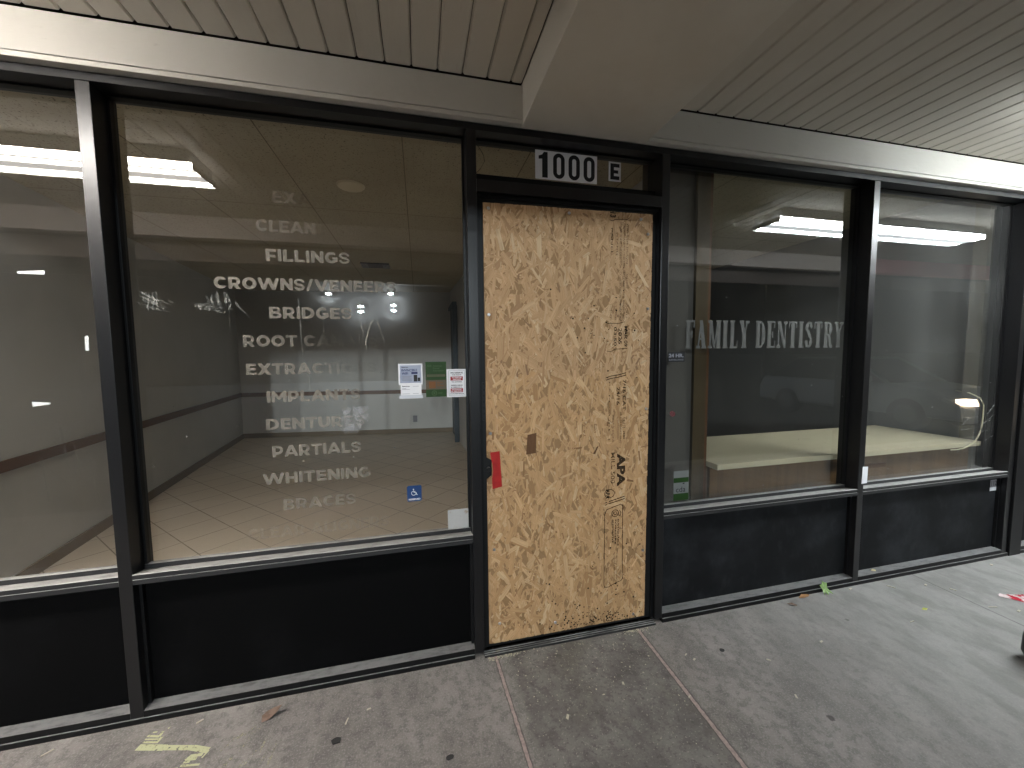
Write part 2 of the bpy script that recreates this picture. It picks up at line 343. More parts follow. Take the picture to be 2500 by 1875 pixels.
# ------------------------------------------------------------------ ground
X0, X1 = -9.0, 14.0
tag(MB().box(X0-2, X1+2, -2.45, .05, -.15, 0).build('sidewalk', M_CONC), 'grey concrete sidewalk in front of the shop', 'sidewalk', kind='structure')
tag(MB().box(X0-2, X1+2, -2.62, -2.455, -.30, -.006).build('curb', M_CURB, bevel=.012), 'concrete curb edging the sidewalk', 'curb', kind='structure')
tag(MB().quad((-400, -2.6, -.16), (400, -2.6, -.16), (400, -500, -.16), (-400, -500, -.16)).build('parking_lot', M_ASPHALT), 'dark asphalt parking lot', 'parking lot', kind='structure')
tag(MB().quad((-400, -2.6, -.17), (400, -2.6, -.17), (400, 500, -.17), (-400, 500, -.17)).build('ground', M_ASPHALT), 'ground under the building', 'ground', kind='structure')

# ------------------------------------------------------------------ the shop building
SILL, HEAD, HTOP = .618, 2.466, 2.495
MUL = [(-3.60, -3.555), (-1.395, -1.350), (0, .045), (.985, 1.030), (2.392, 2.437), (3.775, 3.825), (5.35, 5.395), (6.95, 6.995), (8.6, 8.645)]
B = thing('dental_office', (0, 0, 0), 'single storey shop unit with black framed windows around a boarded door', 'building')
for i, (a, b) in enumerate(MUL):
    MB().box(a, b, 0, .13, .0225, HEAD-.0005).build('mullion', M_FRAME2, B, bevel=.0015)
tag(MB().box(3.835, 3.955, -.012, .10, 0, HEAD-.001).build('post', M_FRAME, B, bevel=.002), 'wide black post right of the last window')
MB().box(X0, X1, -.001, .13, HEAD, HTOP).build('head_rail', M_FRAME2, B, bevel=.0012); MB().box(X0, X1, .070, .100, 2.459, HEAD-.0008).build('head_bead', M_FRAME, B)
for u, w in ((X0, .0), (1.03, X1)): MB().box(u, w, -.006, .13, -.02, .022).build('base_track', M_FRAME, B, bevel=.0015)
bays = [(X0, -3.60), (-3.555, -1.395), (-1.350, 0), (1.030, 2.392), (2.437, 3.775), (3.96, 5.35), (5.395, 6.95), (6.995, 8.6), (8.645, X1)]
PANE = {}
for i, (a, b) in enumerate(bays):
    a += .0006; b -= .0006
    # bottom rail (thin dark face, dusty top sloping back), kick panel, sill with a groove, glass bead
    MB().prism([(.0, .0228), (.0, .048), (.047, .054), (.06, .054), (.06, .0228)], 'x', a, b).build('bottom_rail', M_FRAME, B)
    MB().box(a, b, .047, .058, .0545, .577).build('kick_panel', M_KICK if i < 3 else M_KICKD, B)
    for u in (a, b-.012): MB().box(u, u+.012, .030, .0466, .055, .5765).build('kick_bead', M_FRAME, B)
    MB().prism([(.0, .579), (.0, .598), (.004, .599), (.004, .602), (.0, .603), (.0, SILL), (.004, SILL+.002), (.072, .606), (.072, .625), (.098, .625), (.098, .579)], 'x', a, b).build('sill_rail', M_SILL, B)
    for u in (a, b-.010): MB().box(u, u+.010, .074, .096, .6255, 2.4585).build('glazing_bead', M_FRAME, B)
    if i < 2: g = G_LEFT0
    elif i == 2: g = G_LEFT
    elif i == 3: g = G_R1
    else: g = G_R2
    PANE[i] = MB().quad((a+.011, .085, .626), (b-.011, .085, .626), (b-.011, .085, 2.458), (a+.011, .085, 2.458)).build('window_pane', g, B, recalc=False)
tag(PANE[1], 'dusty pane left of the first mullion'); tag(PANE[2], 'wide pane with the list of treatments'); tag(PANE[3], 'smoky pane reading family dentistry'); tag(PANE[4], 'dusty pane at the right end')
# transom over the door
MB().box(.0455, .9845, 0, .12, 2.204, 2.258).build('transom_rail', M_FRAME2, B, bevel=.0015); MB().box(.0455, .9845, .060, .12, 2.2585, 2.306).build('transom_bead', M_FRAME, B)
tag(MB().quad((.0455, .085, 2.3065), (.9845, .085, 2.3065), (.9845, .085, 2.4585), (.0455, .085, 2.4585)).build('transom_pane', G_TRANS, B, recalc=False), 'narrow pane over the door carrying the street number')
MB().tube([(.052, .075, 2.452), (.075, .074, 2.425), (.092, .073, 2.395), (.095, .073, 2.37), (.075, .074, 2.335), (.052, .075, 2.312)], .0012, 5).build('loose_wire', M_BLACK, B)
# door leaf, frame stops, lock, plate, threshold
D = MB().box(.047, .983, .028, .075, .024, 2.202).build('door', M_DOOR, B)
for q in ((.0455, .060, .024, 2.203), (.970, .9845, .024, 2.203), (.0605, .9695, 2.186, 2.203)): MB().box(q[0], q[1], .020, .0276, q[2], q[3]).build('door_stop', M_FRAME, D)
MB().tube([(.081, .027, .926), (.081, .006, .926)], .0115, 20).tube([(.081, .0062, .926), (.081, .0045, .926)], [.0115, .009], 20).box(.0805, .0815, .0035, .0046, .921, .931).build('door_lock', M_FRAME2, D)
hp = MB(); fr = .0022
hp.box(.0575, .0575+fr, .0185, .0196, 1.162, 1.343).box(.0597, .0715, .0185, .0196, 1.341, 1.343).box(.0597, .0715, .0185, .0196, 1.162, 1.164)
for k in range(6): hp.box(.063, .0705, .0187, .0196, 1.170+k*.0285, 1.170+k*.0285+.019)
hp.build('handle_plate', M_ALU, D)
th = MB().box(.0455, .9845, -.012, .028, -.01, .010)
TH = th.build('threshold', M_ALU, B); M_RIB = mat('scuffed_rib', (.36, .36, .35), .4, .5, .3, layers=[((.05, .05, .05), 24, .45, .62, .8, (.2, 1, 1)), ((.42, .38, .26), 40, .6, .7, .7, (.4, 1, 1))])
for k in range(3): MB().box(.046, .984, -.0110+k*.0135, -.0075+k*.0135, .0101, .0128).build('tread_rib', M_RIB, TH)
# roof/parapet mass over the canopy so that no light leaks
MB().box(X0, X1, .14, 9.0, 2.80, 3.1).build('roof_slab', M_FARWALL, B)
MB().box(X0, X1, .02, .135, HTOP+.001, 2.79).build('upper_wall', M_CREAM, B)

# interior: left room
ZI, ZC = .02, 2.66
def wall(name, pts, z0, z1, th, m, parent=B, lab=None):
    """wall along a polyline seen from its right-hand side, th thick behind"""
    mb = MB()
    for (a, b) in zip(pts, pts[1:]):
        d = Vector((b[0]-a[0], b[1]-a[1], 0)).normalized(); n = Vector((-d.y, d.x, 0))*th
        mb.prism([(a[0], a[1]), (b[0], b[1]), (b[0]+n.x, b[1]+n.y), (a[0]+n.x, a[1]+n.y)], 'z', z0, z1)
    o = mb.build(name, m, parent)
    if lab: o['label'] = lab
    return o
tag(MB().quad((-4.5, .13, ZI), (8.7, .13, ZI), (8.7, 8.0, ZI), (-4.5, 8.0, ZI)).build('tile_floor', M_TILE, B), 'beige floor tiles laid diagonally')
CEIL = MB().quad((-4.5, .135, ZC), (8.7, .135, ZC), (8.7, 8.0, ZC), (-4.5, 8.0, ZC)).build('office_ceiling', M_ACOU, B)
LA, LB = (-2.636, .13), (-3.355, 6.10)          # left wall foot
BA, BB = (-3.352, 6.095), (.372, 5.628)         # back wall foot
RA, RB = (.372, 5.62), (.475, 3.3)
wl = wall('left_wall', [LA, LB], ZI, ZC, .12, M_WALL); wl2 = wall('back_wall', [BA, BB], ZI, ZC, .12, M_BACKWALL); wr = wall('right_wall', [RA, RB, (.55, 2.9), (1.30, 2.9), (1.30, .26)], ZI, ZC, .10, M_BACKWALL)
for par, a, b in ((wl, LA, LB), (wl2, BA, BB)):
    d = Vector((b[0]-a[0], b[1]-a[1], 0)).normalized(); n = Vector((d.y, -d.x, 0))
    a2 = Vector((*a, 0))+n*.0005; b2 = Vector((*b, 0))+n*.0005
    if par is wl: b2 -= d*.002
    else: a2 += d*.020
    for nm, z0, z1, tk, mm in (('chair_rail', .775, .845, .018, M_RAIL), ('baseboard', ZI+.001, .105, .014, M_BASE)):
        MB().prism([(a2.x, a2.y), (b2.x, b2.y), (b2.x+n.x*tk, b2.y+n.y*tk), (a2.x+n.x*tk, a2.y+n.y*tk)], 'z', z0, z1).build(nm, mm, par)
MB().box(-.36, -.285, 5.68, 5.712, .235, .35).box(-.345, -.30, 5.672, 5.681, .25, .285).box(-.345, -.30, 5.672, 5.681, .295, .33).build('wall_outlet', M_GREYINK, wl2)
wall('inner_door', [(.365, 5.55), (.405, 4.72)], ZI, 2.30, .004, M_BLUE, wr)
MB().box(.33, .40, 4.69, 4.718, ZI, 2.36).box(.33, .385, 4.72, 5.59, 2.302, 2.36).build('door_casing', M_BLUE, wr)
wr.data.materials[0] = M_BACKWALL
MB().tube([(-.655, 1.195, ZC-.001), (-.655, 1.195, ZC-.012)], [.095, .085], 28).build('recessed_light', mat('can_trim', (.70, .65, .50), .6, .2), CEIL)
vb = MB().box(-.915, -.565, 3.50, 3.75, ZC-.014, ZC-.001).build('ceiling_vent', M_BLACK, CEIL)
vs = MB()
for k in range(5): vs.box(-.91+k*.017, -.902+k*.017, 3.505, 3.745, ZC-.020, ZC-.0145); vs.box(-.578-k*.017, -.570-k*.017, 3.505, 3.745, ZC-.020, ZC-.0145)
vs.build('vent_slat', M_GREYINK, vb)
# partition end and timber post seen through the smoky pane
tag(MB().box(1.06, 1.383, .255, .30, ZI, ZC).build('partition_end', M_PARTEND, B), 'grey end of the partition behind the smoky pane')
MB().box(1.3845, 1.470, .235, .30, ZI, ZC).build('timber_post', mat('aged_post_wood', (.075, .050, .018), .55, .25, layers=[((.045, .028, .010), 14, .4, .7, .6, (1, 1, .06))]), B)
MB().box(1.4705, 1.496, .245, .31, ZI, ZC).build('dark_trim', M_RAIL, B)
# right room shell
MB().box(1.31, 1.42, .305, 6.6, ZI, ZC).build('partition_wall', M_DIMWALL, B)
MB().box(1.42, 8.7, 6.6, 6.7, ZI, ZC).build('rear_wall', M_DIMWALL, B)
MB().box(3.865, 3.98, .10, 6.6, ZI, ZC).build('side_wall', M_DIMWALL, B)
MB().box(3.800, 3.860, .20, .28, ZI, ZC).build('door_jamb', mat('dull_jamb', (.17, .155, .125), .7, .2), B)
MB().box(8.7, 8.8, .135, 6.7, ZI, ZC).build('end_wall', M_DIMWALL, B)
MB().box(-9, -8.9, .135, 8.1, ZI, ZC).box(-9, 8.8, 8.0, 8.1, ZI, 2.8).build('outer_wall', M_FARWALL, B)

# ------------------------------------------------------------------ window lettering
words = [('EXAMS', -.806, -.550, .30), ('CLEANINGS', -.872, -.484, .36), ('FILLINGS', -.842, -.513, .72), ('CROWNS/VENEERS', -1.039, -.320, .86), ('BRIDGES', -.841, -.513, .86),
         ('ROOT CANALS', -.946, -.410, .70), ('EXTRACTIONS', -.940, -.418, .78), ('IMPLANTS', -.869, -.489, .88), ('DENTURES', -.877, -.476, .84), ('PARTIALS', -.859, -.498, .88),
         ('WHITENING', -.901, -.459, .80), ('BRACES', -.827, -.529, .60), ('CLEAR ALIGNERS', -.972, -.385, .24)]
def fade_film(name, col, alpha, x0, x1, k):
    """vinyl that has worn thinner towards its right end"""
    m, t, N, L = nt(name); N.remove(N['Principled BSDF'])
    tr = N.new('ShaderNodeBsdfTransparent'); df = N.new('ShaderNodeBsdfDiffuse'); df.inputs[0].default_value = (*col, 1)
    g = N.new('ShaderNodeNewGeometry'); s = N.new('ShaderNodeSeparateXYZ'); L.new(g.outputs['Position'], s.inputs[0])
    f = math_(t, 'MULTIPLY', ramp(t, s.outputs[0], x0, x1, 1, k), ramp(t, noise(t, 22, 4, .6), .25, .6, alpha*.94, alpha))
    a = N.new('ShaderNodeMixShader'); L.new(f, a.inputs[0]); L.new(tr.outputs[0], a.inputs[1]); L.new(df.outputs[0], a.inputs[2])
    L.new(a.outputs[0], N['Material Output'].inputs[0]); return m
def raster(test, w, x0, kx, z0, z1, y, mb, rows=56):
    """fill the glyph test(u, v) with non-overlapping row rectangles"""
    n = max(4, int(w*rows)); du = w/n
    for r in range(rows):
        v = (r+.5)/rows; run = None
        for c in range(n+1):
            on = c < n and test((c+.5)*du, v)
            if on and run is None: run = c
            if not on and run is not None:
                a, b = x0+run*du*kx, x0+c*du*kx; za, zb = z0+r/rows*(z1-z0), z0+(r+1)/rows*(z1-z0)
                mb.quad((a, y, za), (b, y, za), (b, y, zb), (a, y, zb)); run = None
T = .285   # stroke weight of the bold geometric letters
def _seg(u, v, x0, y0, x1, y1, t=T):
    dx, dy = x1-x0, y1-y0; l = math.hypot(dx, dy); return abs((u-x0)*dy-(v-y0)*dx)/l < t/2
def _ring(u, v, cx, cy, rx, ry, t=T):
    o = ((u-cx)/rx)**2+((v-cy)/ry)**2; i = ((u-cx)/(rx-t))**2+((v-cy)/(ry-t*.88))**2; return o <= 1 <= i
H_ = .20
def _S(u, v, w=.84):
    c = w/2
    if v > .5: a = _ring(u, v, c, .715, c, .285, .205); return a and not (u > c and v < .73 and u > .5*w and v < .68) or (.415 < v < .585 and .2 < u < .64)
    a = _ring(u, v, c, .285, c, .285, .205); return a and not (u < c and v > .32) or (.415 < v < .585 and .2 < u < .64)
SANS = {
 'A': (1.14, lambda u, v: (_seg(u, v, .11, 0, .57-.005, 1, .275) and u < .62) or (_seg(u, v, 1.03, 0, .575, 1, .275) and u > .52) or (.17 < v < .38 and .25 < u < .89)),
 'B': (.95, lambda u, v: u < T or (u < .5 and (v < .22 or v > .78 or .385 < v < .6155)) or (u >= .5 and ((_ring(u, v, .5, .735, .36, .265, .185)) or _ring(u, v, .52, .275, .42, .275, .19)))),
 'C': (.98, lambda u, v: _ring(u, v, .52, .5, .52, .5) and not (u > .58 and abs(v-.5) < .24 and u > .52+abs(v-.5)*.2) and u < .97),
 'D': (1.03, lambda u, v: u < T or (u < .45 and (v < H_ or v > 1-H_)) or (u >= .45 and _ring(u, v, .45, .5, .56, .5))),
 'E': (.82, lambda u, v: u < T or v < .22 or (v > .78 and u < .80) or (.39 < v < .605 and u < .74)),
 'F': (.80, lambda u, v: u < T or v > .78 or (.31 < v < .53 and u < .72)),
 'G': (1.04, lambda u, v: (_ring(u, v, .52, .5, .52, .5) and not (u > .58 and .50 < v < .74 and u > .56) and not (u > .85 and v > .45)) or (.78 < u < 1.02 and .13 < v < .54) or (.58 < u < 1.02 and .36 < v < .54)),
 'H': (.98, lambda u, v: u < T or u > .98-T or .385 < v < .615),
 'I': (T, lambda u, v: True),
 'L': (.78, lambda u, v: u < T or v < .22),
 'M': (1.2, lambda u, v: u < .26 or u > .94 or (v > .25 and (_seg(u, v, .06, 1.02, .60, .30, .23) or _seg(u, v, 1.14, 1.02, .60, .30, .27)))),
 'N': (1.0, lambda u, v: u < T or u > 1-T or _seg(u, v, .12, 1, .88, 0, .29)),
 'O': (1.10, lambda u, v: _ring(u, v, .55, .5, .55, .5)),
 'P': (.92, lambda u, v: u < T or (u < .47 and (v > .78 or .22 < v < .44)) or (u >= .47 and _ring(u, v, .47, .62, .43, .38, .24))),
 'R': (.96, lambda u, v: u < T or (u < .47 and (v > .78 or .25 < v < .47)) or (u >= .47 and _ring(u, v, .47, .635, .43, .365, .24)) or (v < .36 and _seg(u, v, .50, .36, .80, -.04, .28))),
 'S': (.84, _S),
 'T': (.92, lambda u, v: v > .78 or abs(u-.46) < T/2),
 'U': (.96, lambda u, v: (v > .42 and (u < T or u > .96-T)) or (v <= .42 and _ring(u, v, .48, .42, .48, .42))),
 'V': (1.12, lambda u, v: (_seg(u, v, .11, 1, .56, 0, .275) and u < .62) or (_seg(u, v, 1.01, 1, .56, 0, .275) and u > .5)),
 'W': (1.66, lambda u, v: any(_seg(u, v, *q, .265) and q[4] < u < q[5] for q in ((.10, 1, .42, 0, 0, .52), (.83, 1, .46, 0, .36, .84), (.83, 1, 1.2, 0, .82, 1.30), (1.56, 1, 1.24, 0, 1.14, 1.66))) if False else ((_seg(u, v, .10, 1, .43, 0, .265) and u < .52) or (_seg(u, v, .83, 1.0, .45, 0, .265) and .34 < u < .85) or (_seg(u, v, .83, 1.0, 1.21, 0, .265) and .81 < u < 1.32) or (_seg(u, v, 1.56, 1, 1.23, 0, .265) and u > 1.14))),
 'X': (1.06, lambda u, v: _seg(u, v, .14, 0, .92, 1, .285) or _seg(u, v, .14, 1, .92, 0, .285)),
 '/': (.62, lambda u, v: _seg(u, v, .09, -.06, .53, 1.06, .21)),
 ' ': (.34, lambda u, v: False)}
def sans_word(s, x0, x1, z0, z1, y, gap=.115):
    tot = sum(SANS[c][0] for c in s)+gap*(len(s)-1); kx = (x1-x0)/tot; mb = MB(); cx = 0
    for c in s:
        w, f = SANS[c]; raster(f, w, x0+cx*kx, kx, z0, z1, y, mb); cx += w+gap
    return mb
fades = {'EXAMS': (-.75, -.63, 0), 'CLEANINGS': (-.72, -.58, 0), 'ROOT CANALS': (-.78, -.60, .08), 'EXTRACTIONS': (-.72, -.50, .05), 'IMPLANTS': (-.62, -.48, .75), 'DENTURES': (-.60, -.52, .5)}
for k, (w, a, b, al) in enumerate(words):
    zc = 2.142-.1202*k; al *= .84
    f = fades.get(w, (-.6, -.30, .7)); mm = fade_film('worn_vinyl', (.22, .198, .168), al, *f)
    o = sans_word(w, a, b, zc-.0245, zc+.0245, .0835).build('window_lettering', mm, PANE[2], recalc=False); o['label'] = 'worn pale vinyl line reading '+w

# slab serif letters, drawn as condensed strokes
def serif_word(s, x0, x1, z0, z1, y):
    Hs = .10   # serif height
    def bar(x, y0, x2, y2, wa=.36, wb=None):   # slanted stroke between two heights
        wb = wb or wa
        return [(x-wa/2, y0), (x+wa/2, y0), (x2+wb/2, y2), (x2-wb/2, y2)]
    def ser(cx, at, w=.58):
        if at == 0: return [(cx-w/2, 0), (cx+w/2, 0), (cx+.17, Hs), (cx-.17, Hs)]
        return [(cx-.17, 1-Hs), (cx+.17, 1-Hs), (cx+w/2, 1), (cx-w/2, 1)]
    def arc(cx, cz, rx, rz, t0, t1, w, n=10):
        q = []
        for i in range(n):
            a0 = t0+(t1-t0)*i/n; a1 = t0+(t1-t0)*(i+1)/n
            f = lambda a, k: (cx+(rx+k*w(a)/2)*math.cos(a), cz+(rz+k*.045)*math.sin(a))
            q.append([f(a0, -1), f(a0, 1), f(a1, 1), f(a1, -1)])
        return q
    W1 = lambda a: .09+.26*abs(math.cos(a))
    G = {
     'F': (.95, [bar(.3, 0, .3, 1), ser(.3, 0), ser(.3, 1), [(.3, .93), (.92, .93), (.92, 1), (.3, 1)], [(.78, .74), (.92, .74), (.92, 1), (.84, 1)], [(.42, .47), (.66, .47), (.66, .54), (.42, .54)], [(.60, .38), (.72, .38), (.72, .63), (.60, .63)]]),
     'A': (1.05, [bar(.22, 0, .53, 1, .13, .15), bar(.80, 0, .50, 1, .36, .30), ser(.22, 0, .42), ser(.80, 0, .5), [(.33, .30), (.70, .30), (.70, .37), (.35, .37)]]),
     'M': (1.35, [bar(.25, 0, .25, 1, .13), bar(1.08, 0, 1.08, 1), bar(.68, .02, .28, 1, .15, .33), bar(.68, .02, 1.02, 1, .13, .15), ser(.25, 0, .44), ser(1.08, 0, .56), ser(.25, 1, .44), ser(1.08, 1, .56)]),
     'I': (.62, [bar(.31, 0, .31, 1), ser(.31, 0), ser(.31, 1)]),
     'L': (.9, [bar(.3, 0, .3, 1), ser(.3, 0), ser(.3, 1), [(.3, 0), (.86, 0), (.86, .07), (.3, .07)], [(.74, 0), (.86, 0), (.86, .28), (.80, .28)]]),
     'Y': (1.05, [bar(.53, 0, .53, .5), bar(.53, .45, .25, 1, .34, .33), bar(.55, .45, .85, 1, .15, .15), ser(.53, 0), ser(.25, 1, .5), ser(.85, 1, .42)]),
     'D': (1.05, [bar(.3, 0, .3, 1), ser(.3, 0, .56), ser(.3, 1, .56), [(.3, .93), (.58, .93), (.58, 1), (.3, 1)], [(.3, 0), (.58, 0), (.58, .07), (.3, .07)]]+arc(.55, .5, .32, .455, -math.pi/2, math.pi/2, W1)),
     'E': (.95, [bar(.3, 0, .3, 1), ser(.3, 0), ser(.3, 1), [(.3, .93), (.9, .93), (.9, 1), (.3, 1)], [(.77, .75), (.9, .75), (.9, 1), (.83, 1)], [(.3, 0), (.92, 0), (.92, .07), (.3, .07)], [(.79, 0), (.92, 0), (.92, .27), (.86, .27)], [(.42, .47), (.64, .47), (.64, .54), (.42, .54)], [(.58, .38), (.70, .38), (.70, .63), (.58, .63)]]),
     'N': (1.15, [bar(.22, 0, .22, 1, .13), bar(.92, .0, .92, 1, .13), bar(.90, .0, .26, 1, .20, .36), ser(.22, 0, .44), ser(.24, 1, .44), ser(.92, 1, .44)]),
     'T': (.95, [bar(.47, 0, .47, 1), ser(.47, 0), [(.04, .93), (.9, .93), (.9, 1), (.04, 1)], [(.04, .74), (.11, .74), (.18, 1), (.04, 1)], [(.83, .74), (.9, .74), (.9, 1), (.76, 1)]]),
     'S': (.9, arc(.44, .74, .25, .215, .25, math.pi*1.0, W1)+arc(.44, .27, .26, .225, math.pi, 2*math.pi, W1)+[bar(.30, .70, .62, .36, .30), bar(.71, .25, .70, .38, .24, .22), bar(.19, .65, .18, .76, .24, .2), [(.66, .72), (.74, .72), (.76, 1), (.70, 1)], [(.12, 0), (.19, 0), (.24, .28), (.14, .28)]]),
     'R': (1.1, [bar(.3, 0, .3, 1), ser(.3, 0), ser(.3, 1, .56), [(.3, .93), (.58, .93), (.58, 1), (.3, 1)], [(.3, .46), (.58, .46), (.58, .53), (.3, .53)], bar(.86, 0, .66, .5, .26, .24), ser(.9, 0, .34)]+arc(.56, .735, .26, .235, -math.pi/2, math.pi/2, W1)),
    }
    tot = sum(G[c][0] for c in s)+.10*(len(s)-1); kx = (x1-x0)/tot; mb = MB(); cx = 0
    def inside(p, u, v):
        r = False
        for (xa, ya), (xb, yb) in zip(p, p[1:]+p[:1]):
            if (ya > v) != (yb > v) and u < (xb-xa)*(v-ya)/(yb-ya)+xa: r = not r
        return r
    for c in s:
        w, polys = G[c]; polys = [list(p) for p in polys]
        raster(lambda u, v: any(inside(p, u, v) for p in polys), w, x0+cx*kx, kx, z0, z1, y, mb, 72); cx += w+.10
    return mb
for w, a, b in (('FAMILY', 1.200, 1.625), ('DENTISTRY', 1.667, 2.324)):
    o = serif_word(w, a, b, 1.496, 1.652, .0832).build('window_lettering', mat('grey_vinyl_'+w.lower(), (.085, .085, .078), .6, .2, layers=[((.06, .06, .056), 30, .45, .7, .5, (1, 1, 1))]), PANE[3], recalc=False)
    o['label'] = 'grey slab serif vinyl word reading '+w

# paint smears and scrapes that stuck to the wide pane
def strands(name, curves, m, parent, y):
    mb = MB()
    for pts, w in curves:
        for i in range(len(pts)-1):
            (xa, za), (xb, zb) = pts[i], pts[i+1]; d = Vector((xb-xa, 0, zb-za)); n = Vector((-d.z, 0, d.x)).normalized()
            wa = w*(1-.6*i/len(pts)); wb = w*(1-.6*(i+1)/len(pts)); yy = y-1e-5*len(mb.f)
            mb.quad((xa+n.x*wa, yy, za+n.z*wa), (xa-n.x*wa, yy, za-n.z*wa), (xb-n.x*wb, yy, zb-n.z*wb), (xb+n.x*wb, yy, zb+n.z*wb))
    return mb.build(name, m, parent, recalc=False)
def wob(x, z, dx, dz, n, j): return [(x+dx*i/n+rnd.uniform(-j, j), z+dz*i/n+rnd.uniform(-j, j)) for i in range(n+1)]
cs = []
for k in range(7): cs.append((wob(-1.295+rnd.uniform(-.012, .012), 1.742-k*.010, .07+rnd.uniform(0, .03), -.05+k*.004, 6, .004), .0035))
for k in range(4): cs.append((wob(-1.275+k*.012, 1.735, rnd.uniform(-.01, .015), -.075, 5, .004), .003))
strands('paint_scrape', cs, M_SMEAR2, PANE[2], .0828)
cs = [(wob(-1.20, 1.706, .012, -.012, 3, .004), .004)]
for k in range(6): cs.append((wob(-1.112+k*.004, 1.690-k*.004, .085, -.004+rnd.uniform(-.02, .02), 7, .004), .0035))
for k in range(9): cs.append((wob(-1.075+rnd.uniform(0, .09), 1.740+rnd.uniform(-.015, .01), rnd.uniform(-.02, .03), -.07, 6, .006), .004))
cs += [(wob(-.965, 1.705, .062, -.085, 8, .003), .004), (wob(-.99, 1.68, 0, -.11, 5, .001), .0012)]
strands('paint_scrape', cs, M_SMEAR2, PANE[2], .0827)
mb = MB()
for k in range(26):
    t0 = rnd.uniform(-.5, 2.6); x = -.512+rnd.uniform(-.045, .040); z = 1.19+rnd.uniform(-.055, .05); L_ = rnd.uniform(.03, .06); w = rnd.uniform(.006, .013)
    d = (math.cos(t0)*L_/2, math.sin(t0)*L_/2); n = (-math.sin(t0)*w, math.cos(t0)*w); y = .0826-k*1.5e-5
    mb.quad(*[(x+u*d[0]+v*n[0], y, z+u*d[1]+v*n[1]) for u, v in ((-1, -.4), (-.6, -1), (.5, -.9), (1, -.2), (.8, .7), (-.2, 1), (-.9, .6))])
mb.build('paint_smear', film('white_paint_dab', (.40, .40, .42), .26, 45, .25, .6), PANE[2], recalc=False)
cs = [([(-.460+.085*u, 1.640-.0 + .115*math.sin(math.pi*min(1, u*1.0))**.9-.12) for u in [i/14 for i in range(15)]], .0014), (wob(-.475, 1.625, .012, -.075, 5, .002), .0012), (wob(-.456, 1.56, .001, -.06, 4, .001), .001)]
strands('glass_scratch', cs, film('scratch', (.7, .65, .55), .75, 80, .3, .6), PANE[2], .0826)
cs = [(wob(-.725, 1.72, .006, -.24, 9, .001), .0028), (wob(-.633, 1.70, .004, -.13, 6, .001), .002), (wob(-.70, 1.42, .003, -.12, 6, .001), .0015)]
strands('glass_drip', cs, M_SMEAR2, PANE[2], .0827)
mb = MB()
for k in range(30):
    x = rnd.uniform(-1.30, -.05); z = rnd.uniform(.75, 1.75); r = rnd.uniform(.0012, .0035)
    mb.quad(*[(x+r*rnd.uniform(.6, 1.6)*math.cos(a), .0829, z+r*math.sin(a)) for a in (0, 1.2, 2.5, 3.6, 5)])
mb.build('glass_specks', film('specks', (.5, .5, .48), .5), PANE[2], recalc=False)['kind'] = 'stuff'
cs = []
for (x, z, dz) in ((-1.590, 1.21, -.16), (-1.553, 1.15, -.14), (-1.66, 1.10, -.18), (-1.50, 1.02, -.12)): cs.append((wob(x, z, .012, dz, 7, .001), .004))
for k in range(6): cs.append((wob(-1.70+k*.04, 1.12+rnd.uniform(-.1, .08), rnd.uniform(.08, .14), rnd.uniform(-.16, .16), 6, .002), .0014))
strands('glass_drip', cs, film('dirty_run', (.4, .37, .33), .035, 40, .2, .5), PANE[1], .0828)
mb = MB()
for k in range(70):
    x = rnd.uniform(1.05, 3.75); z = rnd.uniform(.66, 1.9); r = rnd.uniform(.001, .003)
    mb.quad(*[(x+r*rnd.uniform(.6, 1.8)*math.cos(a), .0829, z+r*math.sin(a)) for a in (0, 1.2, 2.5, 3.6, 5)])
mb.build('glass_specks', film('specks2', (.5, .5, .5), .5), PANE[4], recalc=False)['kind'] = 'stuff'
cs = []
for k in range(9): cs.append((wob(3.40+rnd.uniform(0, .3), .80+rnd.uniform(-.05, .25), rnd.uniform(.08, .2), rnd.uniform(-.02, .12), 8, .003), .0012))
strands('glass_scratch', cs, film('scratch_r', (.6, .6, .58), .45, 60, .3, .6), PANE[4], .0826)

# ------------------------------------------------------------------ canopy
C = thing('canopy', (0, -1, HTOP), 'flat canopy with grooved cream soffit boards over the sidewalk', 'canopy')
ZS, YB, YF = 2.6605, -.037, -1.90
def planks(xs, x_end, name):
    mb = MB(); gw = .0030
    xs = [x for x in xs]
    for a, b in zip(xs, xs[1:]):
        n = len(mb.v)
        prof = [(a+gw/2, ZS+.0065), (a+gw/2+.0058, ZS), (b-gw/2-.0058, ZS), (b-gw/2, ZS+.0065)]
        mb.prism(prof+[(b-gw/2, ZS+.014), (a+gw/2, ZS+.014)], 'y', YF, YB-.007)
    return mb.build(name, M_PLANK, C)
pl = [-1.489-.1054*k for k in range(71, 0, -1)]+[-1.489+.1054*k for k in range(0, 17)]+[.249]
pl = [p for p in pl if p < .2495 and p > X0]
planks(pl, .25, 'soffit_planks')
prr = [.905, 1.040]+[1.146+.1059*k for k in range(0, 121)]
planks([p for p in prr if p < X1], X1, 'soffit_planks')
MB().box(X0, X1, -2.05, .02, 2.676, 2.80).build('canopy_deck', M_GAP, C)
BX0, BX1 = .252, .879
for a, b in ((X0, BX0-.001), (BX1+.001, X1)):
    MB().box(a, b, YB, -.0015, 2.5165, ZS-.004).build('header_board', M_CREAM, C, bevel=.0015)
    MB().box(a, b, YB+.0006, -.0015, HTOP+.0006, 2.5135).build('header_trim', M_CREAM, C, bevel=.0012)
    MB().box(a, b, YB+.006, -.002, 2.5136, 2.5164).build('trim_gap', M_GAP, C)
MB().box(BX0, BX1, YF-.001, -.0012, HTOP+.0008, 2.675).build('boxed_beam', M_BEAM, C, bevel=.003)
FY = -1.905
MB().box(X0, 5.28, FY-.09, FY, 2.485, 2.675).build('fascia_beam', M_FASCIA, C)
